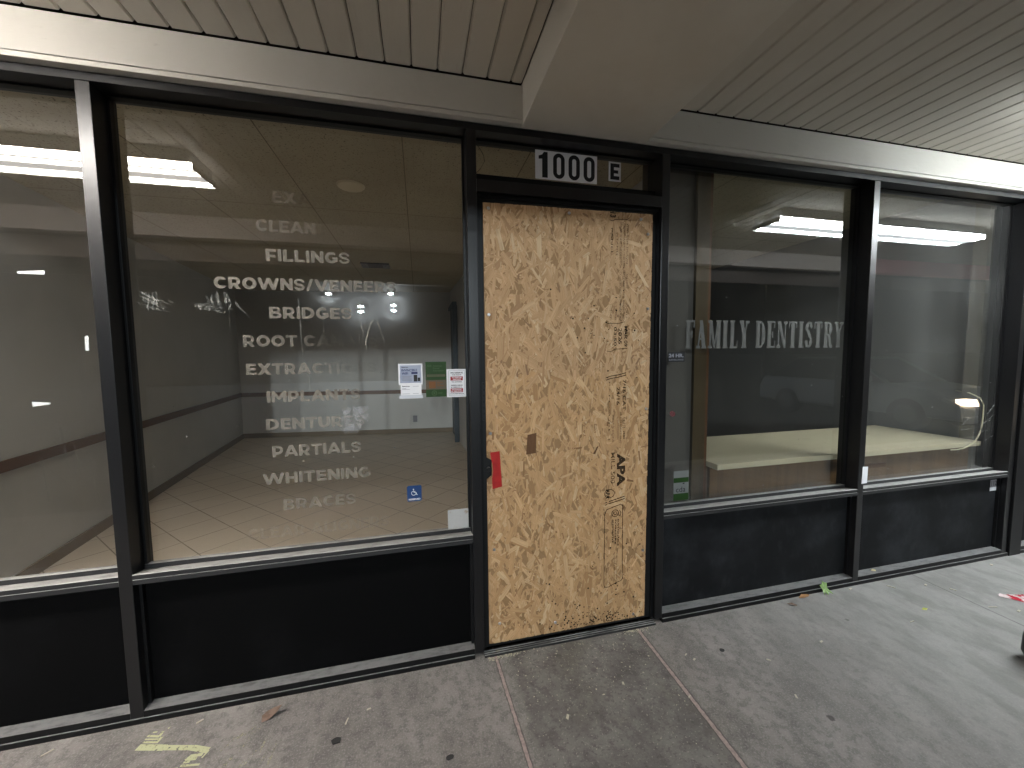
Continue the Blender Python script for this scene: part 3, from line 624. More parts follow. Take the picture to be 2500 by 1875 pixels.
tag(MB().box(5.2805, X1, FY-.09, FY, 2.485, 2.675).build('fascia_beam', M_GLOWFASCIA, C), 'length of fascia with a red glow painted into its colour')
MB().box(X0, X1, FY-.24, FY-.20, 2.33, 3.30).build('outer_fascia', M_BROWNFASCIA, C)
MB().box(X0, X1, FY-.20, FY-.0905, 2.49, 2.50).build('fascia_soffit', M_BROWNFASCIA, C)

# fluorescent fixtures under the canopy
def fixture(x0, x1, label, col, s, first=None):
    t = thing('fluorescent_light', ((x0+x1)/2, -.85, ZS), label, 'ceiling light', 'fluorescent lights under the canopy')
    MB().prism([(-.715, ZS-.001), (-.715, 2.588), (-.985, 2.588), (-.985, ZS-.001)], 'x', x0+.02, x1-.02).build('housing', M_PLASTICW, t, bevel=.003)
    y0, y1 = -.985, -.715
    pr = [(y0, 2.5875), (y0+.001, 2.554), (y0+.006, 2.549), (y1-.006, 2.549), (y1-.001, 2.554), (y1, 2.5875)]
    MB().prism(pr, 'x', x0+.003, x1-.003).build('lens', lens('lit_lens', col, s), t)
    for a in (x0, x1-.0025): MB().prism([(y0-.001, 2.5885), (y0-.001, 2.5485), (y1+.001, 2.5485), (y1+.001, 2.5885)], 'x', a, a+.0025).build('end_cap', M_PLASTICW, t)
    return t
fixture(-3.90, -1.455, 'long fluorescent light under the canopy with the warmer tubes, reflected in the left windows', WARM, LAMP_L)
fixture(2.69, 5.15, 'long fluorescent light under the canopy with the cooler tubes, reflected right of the door', COOL, LAMP_R)
fixture(9.4, 11.86, 'fluorescent light farthest right under the canopy', COOL, LAMP_R)
fixture(-8.7, -6.25, 'fluorescent light farthest left under the canopy', WARM, LAMP_L*.6)

# ------------------------------------------------------------------ boarded door: strand board sheet, screws, stamps
PX = [(.0735, .047), (.9285, .047), (.9435, 2.171), (.0745, 2.163)]   # corners x,z
NT = [(.0745, .876), (.0985, .893), (.1005, .968), (.0745, .985)]
O = thing('strand_board', (.5, .018, .047), 'full height sheet of tan strand board screwed over the shop door', 'board')
YO = .0155
mb = MB(); poly = [PX[0], PX[1], PX[2], PX[3], NT[3], NT[2], NT[1], NT[0]]
n = len(poly)
mb.v = [(x, YO, z) for x, z in poly]+[(x, .0275, z) for x, z in poly]
mb.f = [tuple(range(n)), tuple(reversed(range(n, 2*n)))]+[(i, n+i, n+(i+1) % n, (i+1) % n) for i in range(n)]; mb.col = [(.30, .18, .085)]*len(mb.f)
PANEL = mb.build('panel', M_OSB, O)
def clip(poly):
    for i in range(4):
        (ax, az), (bx, bz) = PX[i], PX[(i+1) % 4]; out = []
        ins = lambda p: (bx-ax)*(p[1]-az)-(bz-az)*(p[0]-ax) >= 0
        for j in range(len(poly)):
            p, q = poly[j], poly[(j+1) % len(poly)]
            ip, iq = ins(p), ins(q)
            if ip: out.append(p)
            if ip != iq:
                d1 = (bx-ax)*(p[1]-az)-(bz-az)*(p[0]-ax); d2 = (bx-ax)*(q[1]-az)-(bz-az)*(q[0]-ax); t_ = d1/(d1-d2)
                out.append((p[0]+(q[0]-p[0])*t_, p[1]+(q[1]-p[1])*t_))
        poly = out
        if len(poly) < 3: return None
    return poly
fl = random.Random(21); mb = MB(); uvs = []
pal = [(.350, .222, .115), (.332, .207, .104), (.368, .240, .128), (.308, .188, .092), (.385, .262, .147), (.342, .213, .110), (.325, .200, .099)]
NF = 5200
for i in range(NF):
    big = fl.random() < .36
    L_ = fl.uniform(.05, .14) if big else fl.uniform(.012, .08); w = fl.uniform(.008, .028) if big else fl.uniform(.0025, .012)
    th_ = fl.gauss(math.pi/2, .62); cx = fl.uniform(.06, .955); cz = fl.uniform(.03, 2.18)
    c = fl.choice(pal); b = fl.gauss(.98, .045); k = fl.random()
    if k < .05: c = (.39, .285, .172)
    elif k > .955 and not big: c = (.15, .08, .036)
    elif k > .92: c = (.245, .142, .066)
    if cz > 1.35: c = tuple(v*.93+.02 for v in c)
    c = tuple(max(.02, v*b*q) for v, q in zip(c, (1.56, 1.53, 1.47)))
    u0, u1 = -L_/2, L_/2; v = w/2
    sh = [(u0+fl.uniform(0, .2)*L_, -v), (u1-fl.uniform(0, .15)*L_, -v*fl.uniform(.7, 1.1)), (u1, fl.uniform(-.6, .2)*v), (u1-fl.uniform(0, .12)*L_, v), (u0+fl.uniform(0, .15)*L_, v*fl.uniform(.7, 1)), (u0, fl.uniform(-.3, .6)*v)]
    ct, st = math.cos(th_), math.sin(th_)
    P_ = [(cx+a*ct-q*st, cz+a*st+q*ct) for a, q in sh]
    if any(p[0] < .106 and .868 < p[1] < .995 for p in P_): continue
    Pc = clip(P_)
    if not Pc: continue
    y = YO-.0001-i*6e-7
    mb.quad(*[(x, y, z) for x, z in Pc], col=c)
    ox = fl.uniform(0, 50)
    uvs.append([((x-cx)*ct+(z-cz)*st+ox, -(x-cx)*st+(z-cz)*ct) for x, z in Pc])
FL = mb.build('surface_strands', M_OSB, PANEL, recalc=False); FL['kind'] = 'stuff'
ul = FL.data.uv_layers.new(name='grain')
for f, uv in zip(FL.data.polygons, uvs):
    for li, q in zip(f.loop_indices, uv): ul.data[li].uv = q
PANEL.data.uv_layers.new(name='grain')
YS = YO-.0001-NF*6e-7-.0004
for x, z in ((.876, 2.142), (.916, 2.072), (.921, 1.699), (.921, 1.182), (.914, .418), (.099, 2.138), (.492, 2.145), (.104, .527), (.126, .147), (.417, .099), (.861, .068), (.093, 1.100), (.094, 1.658)):
    MB().tube([(x, YS+.001, z), (x, YS-.0038, z)], [.0080, .0058], 10).box(x-.0012, x+.0012, YS-.0062, YS-.0036, z-.004, z+.004).build('screw', M_SCREW, O)
sp = MB(); sr = random.Random(5)
for k in range(230):
    if k < 150: x = sr.gauss(.62, .13); z = .052+abs(sr.gauss(0, .045))
    elif k < 190: x = sr.uniform(.35, .92); z = sr.uniform(.06, .5)
    else: x = sr.gauss(.72, .12); z = sr.gauss(1.55, .09)
    if not (.08 < x < .92 and .05 < z < 2.15): continue
    r = sr.uniform(.0018, .0058); e = sr.uniform(.5, 1.1)
    sp.quad(*[(x+r*math.cos(a), YS-1e-5, z+r*e*math.sin(a)) for a in (0, 1, 2, 3, 4.2, 5.3)])
sp.build('dark_specks', mat('dark_speck', (.045, .032, .018), .8, .1), PANEL, recalc=False)['kind'] = 'stuff'
def stamp(s, x0, x1, z0, z1, m=M_STAMP, bold=.01, skew=0): return text('ink_stamp', s, m, PANEL, x0, x1, z0, z1, YS-2e-5, bold, True, skew)
stamp('APA', .756, .803, .782, .957, bold=.05)
stamp('MILL 500', .722, .744, .800, .963, M_STAMP2)
stamp('7/16 CAT', .785, .803, 1.180, 1.338, M_STAMP, .02); stamp('24/16', .750, .768, 1.210, 1.302, M_STAMP, .02)
stamp('PS 2-10 SHEATHING', .770, .779, 1.010, 1.170, M_STAMP2); stamp('11.1 MM', .789, .800, 1.03, 1.13, M_STAMP2); stamp('SIZED FOR SPACING', .728, .736, 1.02, 1.16, M_STAMP2); stamp('EXPOSURE 1', .706, .714, 1.03, 1.33, M_STAMP2)
stamp('MAR 09', .790, .808, 1.507, 1.610, M_STAMP, .02); stamp('2025', .757, .776, 1.520, 1.600, M_STAMP, .02); stamp('03:50', .732, .747, 1.510, 1.606, M_STAMP, .02)
for (a, b, z0, z1, s) in ((.797, .805, 1.92, 2.12, 'THIS SIDE DOWN'), (.779, .789, 1.90, 2.12, 'STRENGTH AXIS THIS DIRECTION'), (.760, .771, 1.90, 2.12, 'STRENGTH AXIS THIS DIRECTION'), (.742, .750, 1.96, 2.06, 'STAND'), (.712, .722, 1.96, 2.09, 'PANEL'),
                          (.797, .805, 1.80, 1.87, 'SPACING'), (.780, .789, 1.75, 1.88, 'RECOMMENDED'), (.760, .770, 1.75, 1.88, 'CONSTRUCTION'), (.797, .805, 1.65, 1.73, 'JOINTS'), (.779, .789, 1.64, 1.74, 'MANUFACTURED'), (.760, .771, 1.64, 1.745, 'TEMPERATURE'), (.735, .744, 1.64, 1.70, 'WEATHER'), (.710, .719, 1.64, 1.69, 'ENDS')):
    stamp(s, a, b, z0, z1, M_STAMP2, .005)
stamp('SUSTAINABLE', .762, .771, .462, .608, M_STAMP, .03); stamp('FORESTRY', .747, .756, .470, .605, M_STAMP, .03); stamp('INITIATIVE', .731, .740, .480, .602, M_STAMP, .03)
stamp('PROMOTING SUSTAINABLE', .757, .764, .270, .435, M_STAMP2); stamp('FORESTRY PROGRAM', .742, .749, .270, .43, M_STAMP2); stamp('APA', .694, .716, .722, .772, M_STAMP, .04)
stamp('CO', .70, .742, .052, .092, M_STAMP, .02); stamp('13', .706, .738, 2.140, 2.166, M_STAMP, .05)
ln = MB()
def line(pts, w):
    for (xa, za), (xb, zb) in zip(pts, pts[1:]):
        d = Vector((xb-xa, 0, zb-za)); nn = Vector((-d.z, 0, d.x)).normalized()*w; yy = YS-3e-5-1e-6*len(ln.f)
        ln.quad((xa+nn.x, yy, za+nn.z), (xa-nn.x, yy, za-nn.z), (xb-nn.x, yy, zb-nn.z), (xb+nn.x, yy, zb+nn.z))
line([(.689, .640), (.700, .664), (.780, .686), (.791, .678), (.793, .280), (.786, .268), (.760, .262), (.712, .243), (.690, .245), (.687, .262), (.689, .640)], .0019)
line([(.703, 2.128), (.722, 2.124), (.732, 2.132), (.800, 2.136), (.812, 2.146)], .0016); line([(.695, 1.622), (.710, 1.624), (.760, 1.624), (.792, 1.632)], .0016); line([(.694, 1.485), (.715, 1.482), (.740, 1.494), (.808, 1.498)], .0016)
for zz in (1.350, 1.362): line([(.690, zz-.012), (.715, zz-.004), (.760, zz+.002), (.803, zz+.012)], .0024)
for zz in (.700, .712): line([(.690, zz-.012), (.702, zz-.008)], .002); line([(.712, zz-.006), (.802, zz+.014)], .0022)
line([(.760, 1.03), (.760, 1.135)], .0011)
line([(.715+.028*math.cos(a), .748+.022*math.sin(a)) for a in [i*math.pi/9 for i in range(19)]], .0018)
line([(.748+.020*math.cos(a), .640+.018*math.sin(a)) for a in [i*math.pi/9 for i in range(19)]], .0018); line([(.748+.009*math.cos(a), .640+.008*math.sin(a)) for a in [i*math.pi/6 for i in range(13)]], .0013)
line([(.772, .655), (.783, .640), (.770, .622)], .0013)
ln.build('ink_lines', M_STAMP, PANEL, recalc=False)
dm = MB(); dm2 = MB(); dm2.quad((.62, YS-1e-5, .965), (.648, YS-1e-5, 1.005), (.651, YS-1e-5, 1.0), (.632, YS-1e-5, .962)); dm.quad((.268, YS-1e-5, .985), (.318, YS-1e-5, .990), (.321, YS-1e-5, 1.090), (.276, YS-1e-5, 1.082))
M_BS = mat('brown_strand', (.13, .066, .032), .7, .2, layers=[((.09, .044, .02), 60, .4, .7, .6, (4, 1, .3))])
for q in (dm, dm2): q.build('brown_patch', M_BS, PANEL, recalc=False)
# red tape over the lock notch
t = MB().prism([(.0905, 1.008), (.1365, 1.012), (.1465, .838), (.0995, .829), (.098, .88), (.1035, .915), (.101, .955), (.095, .975)], 'y', YS-.0012, YS-.0006).build('red_tape_strip', M_RED)
tag(t, 'strip of red tape stuck on the tan board beside the lock notch', 'tape')

# ------------------------------------------------------------------ street number
def card(name, x0, x1, z0, z1, y, m, label, cat, group=None, th=.0012, rad=0, tilt=0):
    t = thing(name, ((x0+x1)/2, y, z0), label, cat, group)
    if rad:
        poly = []
        for cx, cz, a0 in ((x1-rad, z1-rad, 0), (x0+rad, z1-rad, 90), (x0+rad, z0+rad, 180), (x1-rad, z0+rad, 270)):
            poly += [(cx+rad*math.cos(R(a0+k*22.5)), cz+rad*math.sin(R(a0+k*22.5))) for k in range(5)]
    else: poly = [(x0, z0), (x1, z0+tilt), (x1, z1+tilt), (x0, z1)]
    MB().prism(poly, 'y', y-th, y).build('backing', m, t); return t
YG = .0838
t = card('number_sign', .345, .669, 2.322, 2.457, YG, M_WHITE, 'white number sticker reading 1000 on the pane over the door', 'house number')
dg = MB(); yd = YG-.0016
dg.prism([(.380, 2.330), (.408, 2.330), (.408, 2.450), (.389, 2.450), (.380, 2.437), (.362, 2.430), (.362, 2.415), (.380, 2.417)], 'y', yd-.0002, yd)
def zero(cx, w, z0, z1, st):
    ro = [];
    for side in (0, 1):
        for k in range(13):
            a = math.pi*k/12+math.pi*side; ro.append((a, side))
    r1 = w/2; r2 = w/2-st
    out = []; inn = []
    for a, side in ro:
        c0 = z1-r1 if side == 0 else z0+r1
        out.append((cx+r1*math.cos(a), c0+r1*math.sin(a)))
        inn.append((cx+r2*math.cos(a), (z1-st*.95-r2 if side == 0 else z0+st*.95+r2)+r2*math.sin(a)))
    k = len(out)
    for i in range(k):
        j = (i+1) % k; dg.quad((out[i][0], yd, out[i][1]), (out[j][0], yd, out[j][1]), (inn[j][0], yd, inn[j][1]), (inn[i][0], yd, inn[i][1]))
for cx in (.466, .546, .626): zero(cx, .060, 2.3305, 2.4500, .0195)
dg.build('digits', M_BLACK, t)
t = card('number_sign', .733, .801, 2.346, 2.441, YG, M_WHITE, 'small white letter sticker reading E beside the street number', 'house number')
MB().prism([(.742, 2.354), (.792, 2.354), (.792, 2.372), (.762, 2.372), (.762, 2.385), (.786, 2.385), (.786, 2.401), (.762, 2.401), (.762, 2.415), (.793, 2.415), (.793, 2.433), (.742, 2.433)], 'y', YG-.0016, YG-.0014).build('letter', M_BLACK, t)

# ------------------------------------------------------------------ stickers and notices on the wide pane
def bars(name, m, par, rows, y):
    mb = MB()
    for x0, x1, z, h in rows: mb.box(x0, x1, y-.0002, y, z, z+h)
    return mb.build(name, m, par)
YT = YG-.0018
t = card('advert_card', -.321, -.2125, 1.337, 1.435, YG, M_WHITE, 'white advertising card headed INVINCIBLE WIFI in blue', 'advert', 'cards taped to the wide window')
MB().box(-.3145, -.219, YG-.0014, YG-.00125, 1.345, 1.428).build('print', M_PALEBLUE, t)
text('heading', 'Spectrum', M_BLACK, t, -.307, -.277, 1.4165, 1.4215, YT, .04); text('heading', 'INVINCIBLE', M_NAVY, t, -.307, -.237, 1.399, 1.410, YT, .02); text('heading', 'WIFI', M_NAVY, t, -.306, -.278, 1.384, 1.395, YT, .02)
bars('pill', M_NAVY, t, [(-.263, -.235, 1.3865, .0095)], YT+.0001); bars('small_print', M_GREYINK, t, [(-.305, -.263, 1.3745, .0022), (-.304, -.270, 1.3685, .0022), (-.306, -.262, 1.3625, .0022), (-.305, -.259, 1.3565, .0025)], YT)
bars('device_picture', M_BLACK, t, [(-.253, -.2365, 1.3515, .031), (-.235, -.2235, 1.3525, .017)], YT-.0002)
t = card('advert_card', -.3125, -.219, 1.2885, 1.3365, YG, M_WHITE, 'plain white card below the INVINCIBLE WIFI card', 'advert', 'cards taped to the wide window')
text('heading', 'Spectrum', M_BLACK, t, -.306, -.272, 1.3275, 1.333, YT, .04); bars('small_print', M_GREYINK, t, [(-.306, -.288, 1.318, .002), (-.306, -.272, 1.3145, .0015), (-.258, -.230, 1.3285, .0015), (-.306, -.272, 1.294, .0015), (-.258, -.232, 1.2945, .0015)], YT)
bars('card_lip', mat('clear_plastic', (.55, .57, .62), .25, .5), t, [(-.320, -.213, 1.2725, .0155)], YG-.0012)
t = card('dental_sticker', -.1985, -.102, 1.276, 1.4425, YG, M_GREEN, 'dark green dental association sticker with a faded tan band', 'sticker')
bars('tan_band', M_TAN, t, [(-.1985, -.102, 1.3115, .0445)], YG-.00125); bars('pale_strip', M_TAN, t, [(-.193, -.108, 1.3715, .011)], YG-.00125); bars('orange_square', M_ORANGE, t, [(-.184, -.153, 1.318, .031)], YT)
text('lettering', 'ADA', M_PALEGREEN, t, -.191, -.170, 1.419, 1.428, YT, .03); text('lettering', 'American', M_PALEGREEN, t, -.164, -.123, 1.419, 1.427, YT); text('lettering', 'Dental', M_PALEGREEN, t, -.164, -.135, 1.408, 1.415, YT); text('lettering', 'Association', M_PALEGREEN, t, -.164, -.115, 1.397, 1.404, YT)
text('lettering', 'MEMBER 2014', M_PALEGREEN, t, -.186, -.115, 1.3735, 1.3805, YT, .02); bars('small_print', M_ORANGE, t, [(-.148, -.120, 1.343, .003), (-.148, -.132, 1.335, .003), (-.148, -.116, 1.327, .003)], YT)
rg = MB()
for k in range(24):
    a, b = 2*math.pi*k/24, 2*math.pi*(k+1)/24
    rg.quad(*[(-.160+r_*math.cos(q), YT, 1.294+r_*math.sin(q)) for r_, q in ((.0125, a), (.0125, b), (.009, b), (.009, a))])
rg.disc((-.160, YT-.0001, 1.294), .0045, 'y', .0001, 10); rg.box(-.143, -.122, YT-.0001, YT, 1.292, 1.2955)
rg.build('emblem', M_PALEGREEN, t)
t = card('refusal_sign', -.1010, -.0065, 1.272, 1.406, YG, M_WHITE, 'white sign with red bands reading WE RESERVE THE RIGHT TO REFUSE SERVICE', 'sign')
fr = .0012
bars('border', M_GREYINK, t, [(-.092, -.0155, 1.398, fr), (-.092, -.0155, 1.280, fr), (-.092, -.0908, 1.2812, .1168), (-.0167, -.0155, 1.2812, .1168)], YT)
def rf(s, x0, x1, z0, z1, m=M_BLACK): text('lettering', s, m, t, x0, x1, z0, z1, YT-.0002, .03)
rf('WE RESERVE', -.084, -.0245, 1.3845, 1.392); rf('THE RIGHT', -.0765, -.031, 1.3755, 1.381)
bars('red_band', M_REDINK, t, [(-.0835, -.0245, 1.3515, .019)], YT+.0001); bars('red_band', M_REDINK, t, [(-.0835, -.0245, 1.2945, .019)], YT+.0001)
rf('TO REFUSE', -.077, -.030, 1.362, 1.3675, M_WHITE); rf('SERVICE', -.072, -.035, 1.354, 1.3595, M_WHITE); rf('TO ANYONE', -.0785, -.030, 1.342, 1.3475)
rf('RESERVAMOS', -.081, -.0265, 1.3255, 1.331); rf('EL DERECHO A', -.081, -.028, 1.3165, 1.322); rf('RECHAZAR', -.077, -.031, 1.305, 1.3105, M_WHITE); rf('EL SERVICIO', -.080, -.028, 1.297, 1.3025, M_WHITE); rf('A CUALQUIER PERSONA', -.088, -.020, 1.286, 1.2905)
t = card('access_sticker', -.299, -.2315, .779, .856, YG, M_SIGNBLUE, 'blue wheelchair sticker reading RESERVED low on the wide window', 'sticker', rad=.008)
wh = MB()
def seg(pts, w):
    for a, b in zip(pts, pts[1:]):
        d = Vector((b[0]-a[0], 0, b[1]-a[1])); nn = Vector((-d.z, 0, d.x)).normalized()*w; yy = YT-1e-5*len(wh.f)
        wh.quad((a[0]+nn.x, yy, a[1]+nn.z), (a[0]-nn.x, yy, a[1]-nn.z), (b[0]-nn.x, yy, b[1]-nn.z), (b[0]+nn.x, yy, b[1]+nn.z))
wx, wz = -.268, .820
seg([(wx+.0105*math.cos(R(a)), wz+.0105*math.sin(R(a))) for a in range(110, 361, 25)], .0013)
seg([(wx-.0005, wz+.013), (wx+.001, wz+.003), (wx+.010, wz+.003), (wx+.014, wz-.009), (wx+.017, wz-.008)], .0016); seg([(wx, wz+.008), (wx+.008, wz+.008)], .0011)
wh.disc((wx-.001, YT-.0008, wz+.018), .0030, 'y', .0002, 12); wh.build('wheelchair_symbol', M_WHITE, t)
text('lettering', 'RESERVED', M_WHITE, t, -.292, -.238, .786, .794, YT-.0002, .05)
t = card('blank_sticker', -.111, -.0105, .617, .7205, .0815, M_WORN, 'worn blank white sticker in the lower corner beside the door', 'sticker', rad=.006)
t.children[0].location.y -= 0
# tape pieces left of the mullion
for pts, lb in ((((-1.674, 1.801), (-1.592, 1.807), (-1.593, 1.791), (-1.674, 1.792)), 'longest white tape strip, highest on the far left window'), (((-1.487, 1.560), (-1.475, 1.561), (-1.477, 1.504), (-1.489, 1.504)), 'upright white tape strip near the left mullion'), (((-1.670, 1.311), (-1.613, 1.305), (-1.614, 1.299), (-1.669, 1.291)), 'tapered white tape scrap, lowest on the far left window')):
    tag(MB().prism(list(pts), 'y', YG-.0008, YG).build('tape_strip', M_TAPE), lb, 'tape', 'tape scraps on the far left window')
t = card('hours_sticker', 1.097, 1.2005, 1.423, 1.4765, YG, M_BLACK, 'black sticker reading 24 HR. at the left of the smoky window', 'sticker')
text('lettering', '24 HR.', M_GREYINK, t, 1.099, 1.193, 1.448, 1.468, YT, .05); text('lettering', 'SURVEILLANCE', M_GREYINK, t, 1.101, 1.192, 1.431, 1.439, YT, .01)
t = card('member_sticker', 1.147, 1.2435, .640, .809, YG, mat('grey_sticker', (.15, .155, .15), .6, .2), 'grey and green member sticker reading cda in the window corner', 'sticker')
bars('green_band', M_GREEN, t, [(1.147, 1.2435, .742, .028)], YG-.00125); bars('green_band', M_GREEN, t, [(1.147, 1.2435, .640, .039)], YG-.00125)
text('lettering', 'cda', M_BLACK, t, 1.163, 1.224, .687, .718, YT, .0); bars('leaf_mark', M_BLACK, t, [(1.205, 1.217, .733, .006)], YT)
rs = MB(); rs.quad(*[(1.131+.022*math.cos(a)*rnd.uniform(.7, 1.1), YG-.0003, 1.137+.020*math.sin(a)*rnd.uniform(.7, 1.1)) for a in [i*.63 for i in range(10)]])
tag(rs.build('sticker_remnant', film('red_remnant', (.30, .04, .06), .55, 60, .35, .6)), 'torn red sticker remnant on the smoky pane beside the post', 'sticker')
t = MB().prism([(2.4175, .652), (2.4615, .654), (2.4635, .757), (2.4215, .759)], 'y', -.0022, -.0010).build('blank_card', M_WHITE)
tag(t, 'blank white card stuck on the mullion between the right-hand windows', 'card')
t = card('unit_label', 3.700, 3.772, .470, .548, .0462, mat('grey_label', (.20, .19, .20), .6, .2), 'small grey label reading 112 on the last black panel', 'label')
text('digits', '112', M_BLACK, t, 3.708, 3.764, .506, .542, .0446, .02); bars('white_edge', M_WHITE, t, [(3.696, 3.768, .470, .026)], .0448)

# ------------------------------------------------------------------ counter and cable in the right-hand window
t = thing('reception_counter', (2.65, .5, ZI), 'long counter with a cream top and orange wood front behind the right windows', 'counter')
MB().box(1.50, 3.80, .155, .845, .765, .80).build('countertop', M_COUNTER, t, bevel=.003)
MB().box(1.50, 3.79, .215, .235, ZI, .7645).build('front_panel', M_WOOD, t)
MB().box(1.50, 3.79, .82, .84, ZI, .7645).build('back_panel', M_WOOD, t)
MB().box(1.99, 2.16, .2148, .2149, .758, .7645).box(2.55, 2.95, .2105, .2148, .66, .69).build('kick_strip', M_RAIL, t)
t = MB().tube([(3.83, .33, 1.16), (3.80, .24, 1.15), (3.78, .17, 1.12), (3.772, .145, 1.07), (3.768, .142, 1.0), (3.752, .138, .914), (3.735, .135, .872), (3.710, .132, .842), (3.685, .130, .817), (3.655, .130, .797), (3.61, .130, .780), (3.565, .130, .768), (3.50, .130, .763), (3.436, .130, .765)], .0045, 8).build('cable', M_CABLE, smooth=True)
tag(t, 'cream cable hanging down the right-hand window and curling over the counter', 'cable')

# ------------------------------------------------------------------ litter and marks on the sidewalk
def leaf(name, cx, cy, pts, m, label, cat, z=.004, lift=.0):
    mb = MB(); c = (cx, cy, z+lift*.5)
    for a, b in zip(pts, pts[1:]+pts[:1]): mb.quad(c, (cx+a[0], cy+a[1], z+a[2]), (cx+b[0], cy+b[1], z+b[2]))
    o = mb.build(name, m); so = o.modifiers.new('solid', 'SOLIDIFY'); so.thickness = .0007
    return tag(o, label, cat)
def star(n, r0, r1, rz, seed, rot=0):
    q = random.Random(seed); return [((r1 if i % 2 else r0)*q.uniform(.8, 1.15)*math.cos(rot+i*math.pi/n), (r1 if i % 2 else r0)*q.uniform(.8, 1.15)*math.sin(rot+i*math.pi/n), q.uniform(0, rz)) for i in range(2*n)]
leaf('fallen_leaf', 2.145, -.020, [(-.030, -.022, 0), (-.018, .000, .020), (-.030, .012, .045), (-.010, .012, .050), (.000, .022, .062), (.012, .014, .055), (.028, .012, .050), (.014, .000, .030), (.030, -.030, .004), (.008, -.012, .012), (-.004, -.028, 0), (-.010, -.008, .012)], M_LEAFG, 'pale green lobed leaf leaning against the window base', 'leaf', .003, .05)
leaf('fallen_leaf', 1.985, -.020, [(-.045, -.004, .002), (-.01, .010, .012), (.03, .008, .006), (.045, .002, .002), (.02, -.010, .002), (-.015, -.012, .002)], M_LEAFO, 'orange dry leaf fragment lying left of the green leaf', 'leaf')
leaf('fallen_leaf', 1.845, -.062, [(-.022, .012, .002), (.0, .004, .010), (.022, -.016, .004), (.012, -.018, .002), (-.014, .002, .002)], M_LEAFB, 'small curled brown leaf sliver nearest the door on the right', 'leaf')
leaf('fallen_leaf', -.860, -.098, [(-.032, .004, .006), (-.024, -.024, .002), (.0, -.020, .004), (.028, -.004, .020), (.042, .012, .030), (.012, .014, .024), (-.012, .006, .020)], M_LEAFB, 'brown curled leaf below the wide window', 'leaf', .002, .02)
leaf('fallen_leaf', 2.531, -.282, [(-.020, .004, .001), (.0, .009, .005), (.022, .0, .002), (.0, -.007, .001)], mat('yellow_leaf', (.46, .48, .10), .5, .3), 'tiny yellow green leaf on the open concrete at right', 'leaf')
leaf('fallen_leaf', 2.60, .022, [(-.018, .004, .0), (.0, .010, .006), (.020, .002, .002), (.004, -.010, .0)], mat('tan_leaf', (.5, .42, .25), .6, .2), 'tan leaf scrap resting on the rail under the right end panel', 'leaf', .0535)
mb = MB(); wp = random.Random(3); ZW = .003
rows = [[(3.116+u*.20+.012*math.sin(5*v), -.292-.05*u-v*(.010+.075*min(1, u*3)), ZW+.012*wp.random()*(1 if 0 < v < 1 else .2)) for u in [i/6 for i in range(7)]] for v in (0, .35, .7, 1)]
for a, b in zip(rows, rows[1:]):
    for i in range(6): mb.quad(a[i], a[i+1], b[i+1], b[i])
o = mb.build('foil_wrapper', M_WRAP); so = o.modifiers.new('solid', 'SOLIDIFY'); so.thickness = .0006
tag(o, 'crumpled red and white foil wrapper at the right edge', 'litter')
bb = MB().tube([(2.58, -.720, .0), (2.575, -.720, .05), (2.57, -.720, .12), (2.57, -.720, .20)], [.075, .092, .088, .07], 24).build('black_tub', M_BIN, smooth=True)
tag(bb, 'black rounded plastic object cut off by the right edge of the photo', 'tub')
cr = random.Random(11)
def chip(x, y, L_, w, a, m, z=.002):
    ct, st = math.cos(a), math.sin(a); pts = [(-L_/2, -w/2), (L_/2, -w*.3), (L_/2*.9, w/2), (-L_/2*.8, w*.4)]
    return MB().prism([(x+u*ct-v*st, y+u*st+v*ct) for u, v in pts], 'z', z, z+.0025).build('pale_chip', m)
for (x, y, L_, w, a) in ((2.335, -.03, .030, .012, .2), (2.60, -.075, .040, .008, -1.0), (2.83, -.115, .026, .012, .3), (2.93, -.19, .030, .009, -1.1), (2.93, -.36, .05, .006, -.3), (3.02, -.42, .028, .012, .1), (2.34, -.335, .03, .006, 0), (1.36, -.36, .020, .007, -.8), (1.00, -.235, .018, .006, .5), (1.02, -.27, .016, .009, .3), (.62, -.31, .016, .01, 1.2),
                         (-1.13, -.055, .026, .009, .6), (-.55, -.20, .03, .006, 1.3), (-.47, -.165, .018, .008, .2), (.32, -.40, .022, .012, .9), (-1.62, -.06, .035, .006, .7), (1.72, -.33, .022, .010, .2), (1.30, -.55, .02, .008, 1.0), (3.55, -.06, .026, .016, .2), (.86, -.44, .018, .006, .4)):
    tag(chip(x, y, L_, w, a, M_CHIP), 'small pale chip of litter lying on the bare concrete', 'litter', 'pale litter chips on the sidewalk')
for (x, y, r, lb) in ((-.577, -.275, .017, 'flat black gum spot on the concrete below the wide window'), (1.192, -.252, .013, 'flat black gum spot on the concrete right of the door'), (-.157, -.442, .012, 'dark gum spot nearest the bottom edge, left of the door')):
    tag(MB().prism([(x+r*cr.uniform(.8, 1.3)*math.cos(k*.7), y+r*cr.uniform(.7, 1)*math.sin(k*.7)) for k in range(9)], 'z', .0015, .0035).build('gum_spot', M_GUM), lb, 'gum')
sw = MB()
for k in range(720):
    q = cr.random()
    if q < .35: x = .06+abs(cr.gauss(0, .10)); y = -.016-abs(cr.gauss(0, .012))
    elif q < .55: x = .86+cr.gauss(0, .05); y = -.018-abs(cr.gauss(0, .014))
    else: x = cr.uniform(.16, .86); y = -.03-abs(cr.gauss(0, .24))
    r = cr.choice((.0010, .0014, .0020, .0030))*cr.uniform(.7, 1.2); a = cr.uniform(0, 6); e = cr.uniform(.3, 1)
    sw.quad(*[(x+r*(math.cos(a)*u-e*math.sin(a)*v), y+r*(math.sin(a)*u+e*math.cos(a)*v), .0022+k*1e-6) for u, v in ((-1, -1), (1, -.6), (1.2, .8), (-.8, 1))])
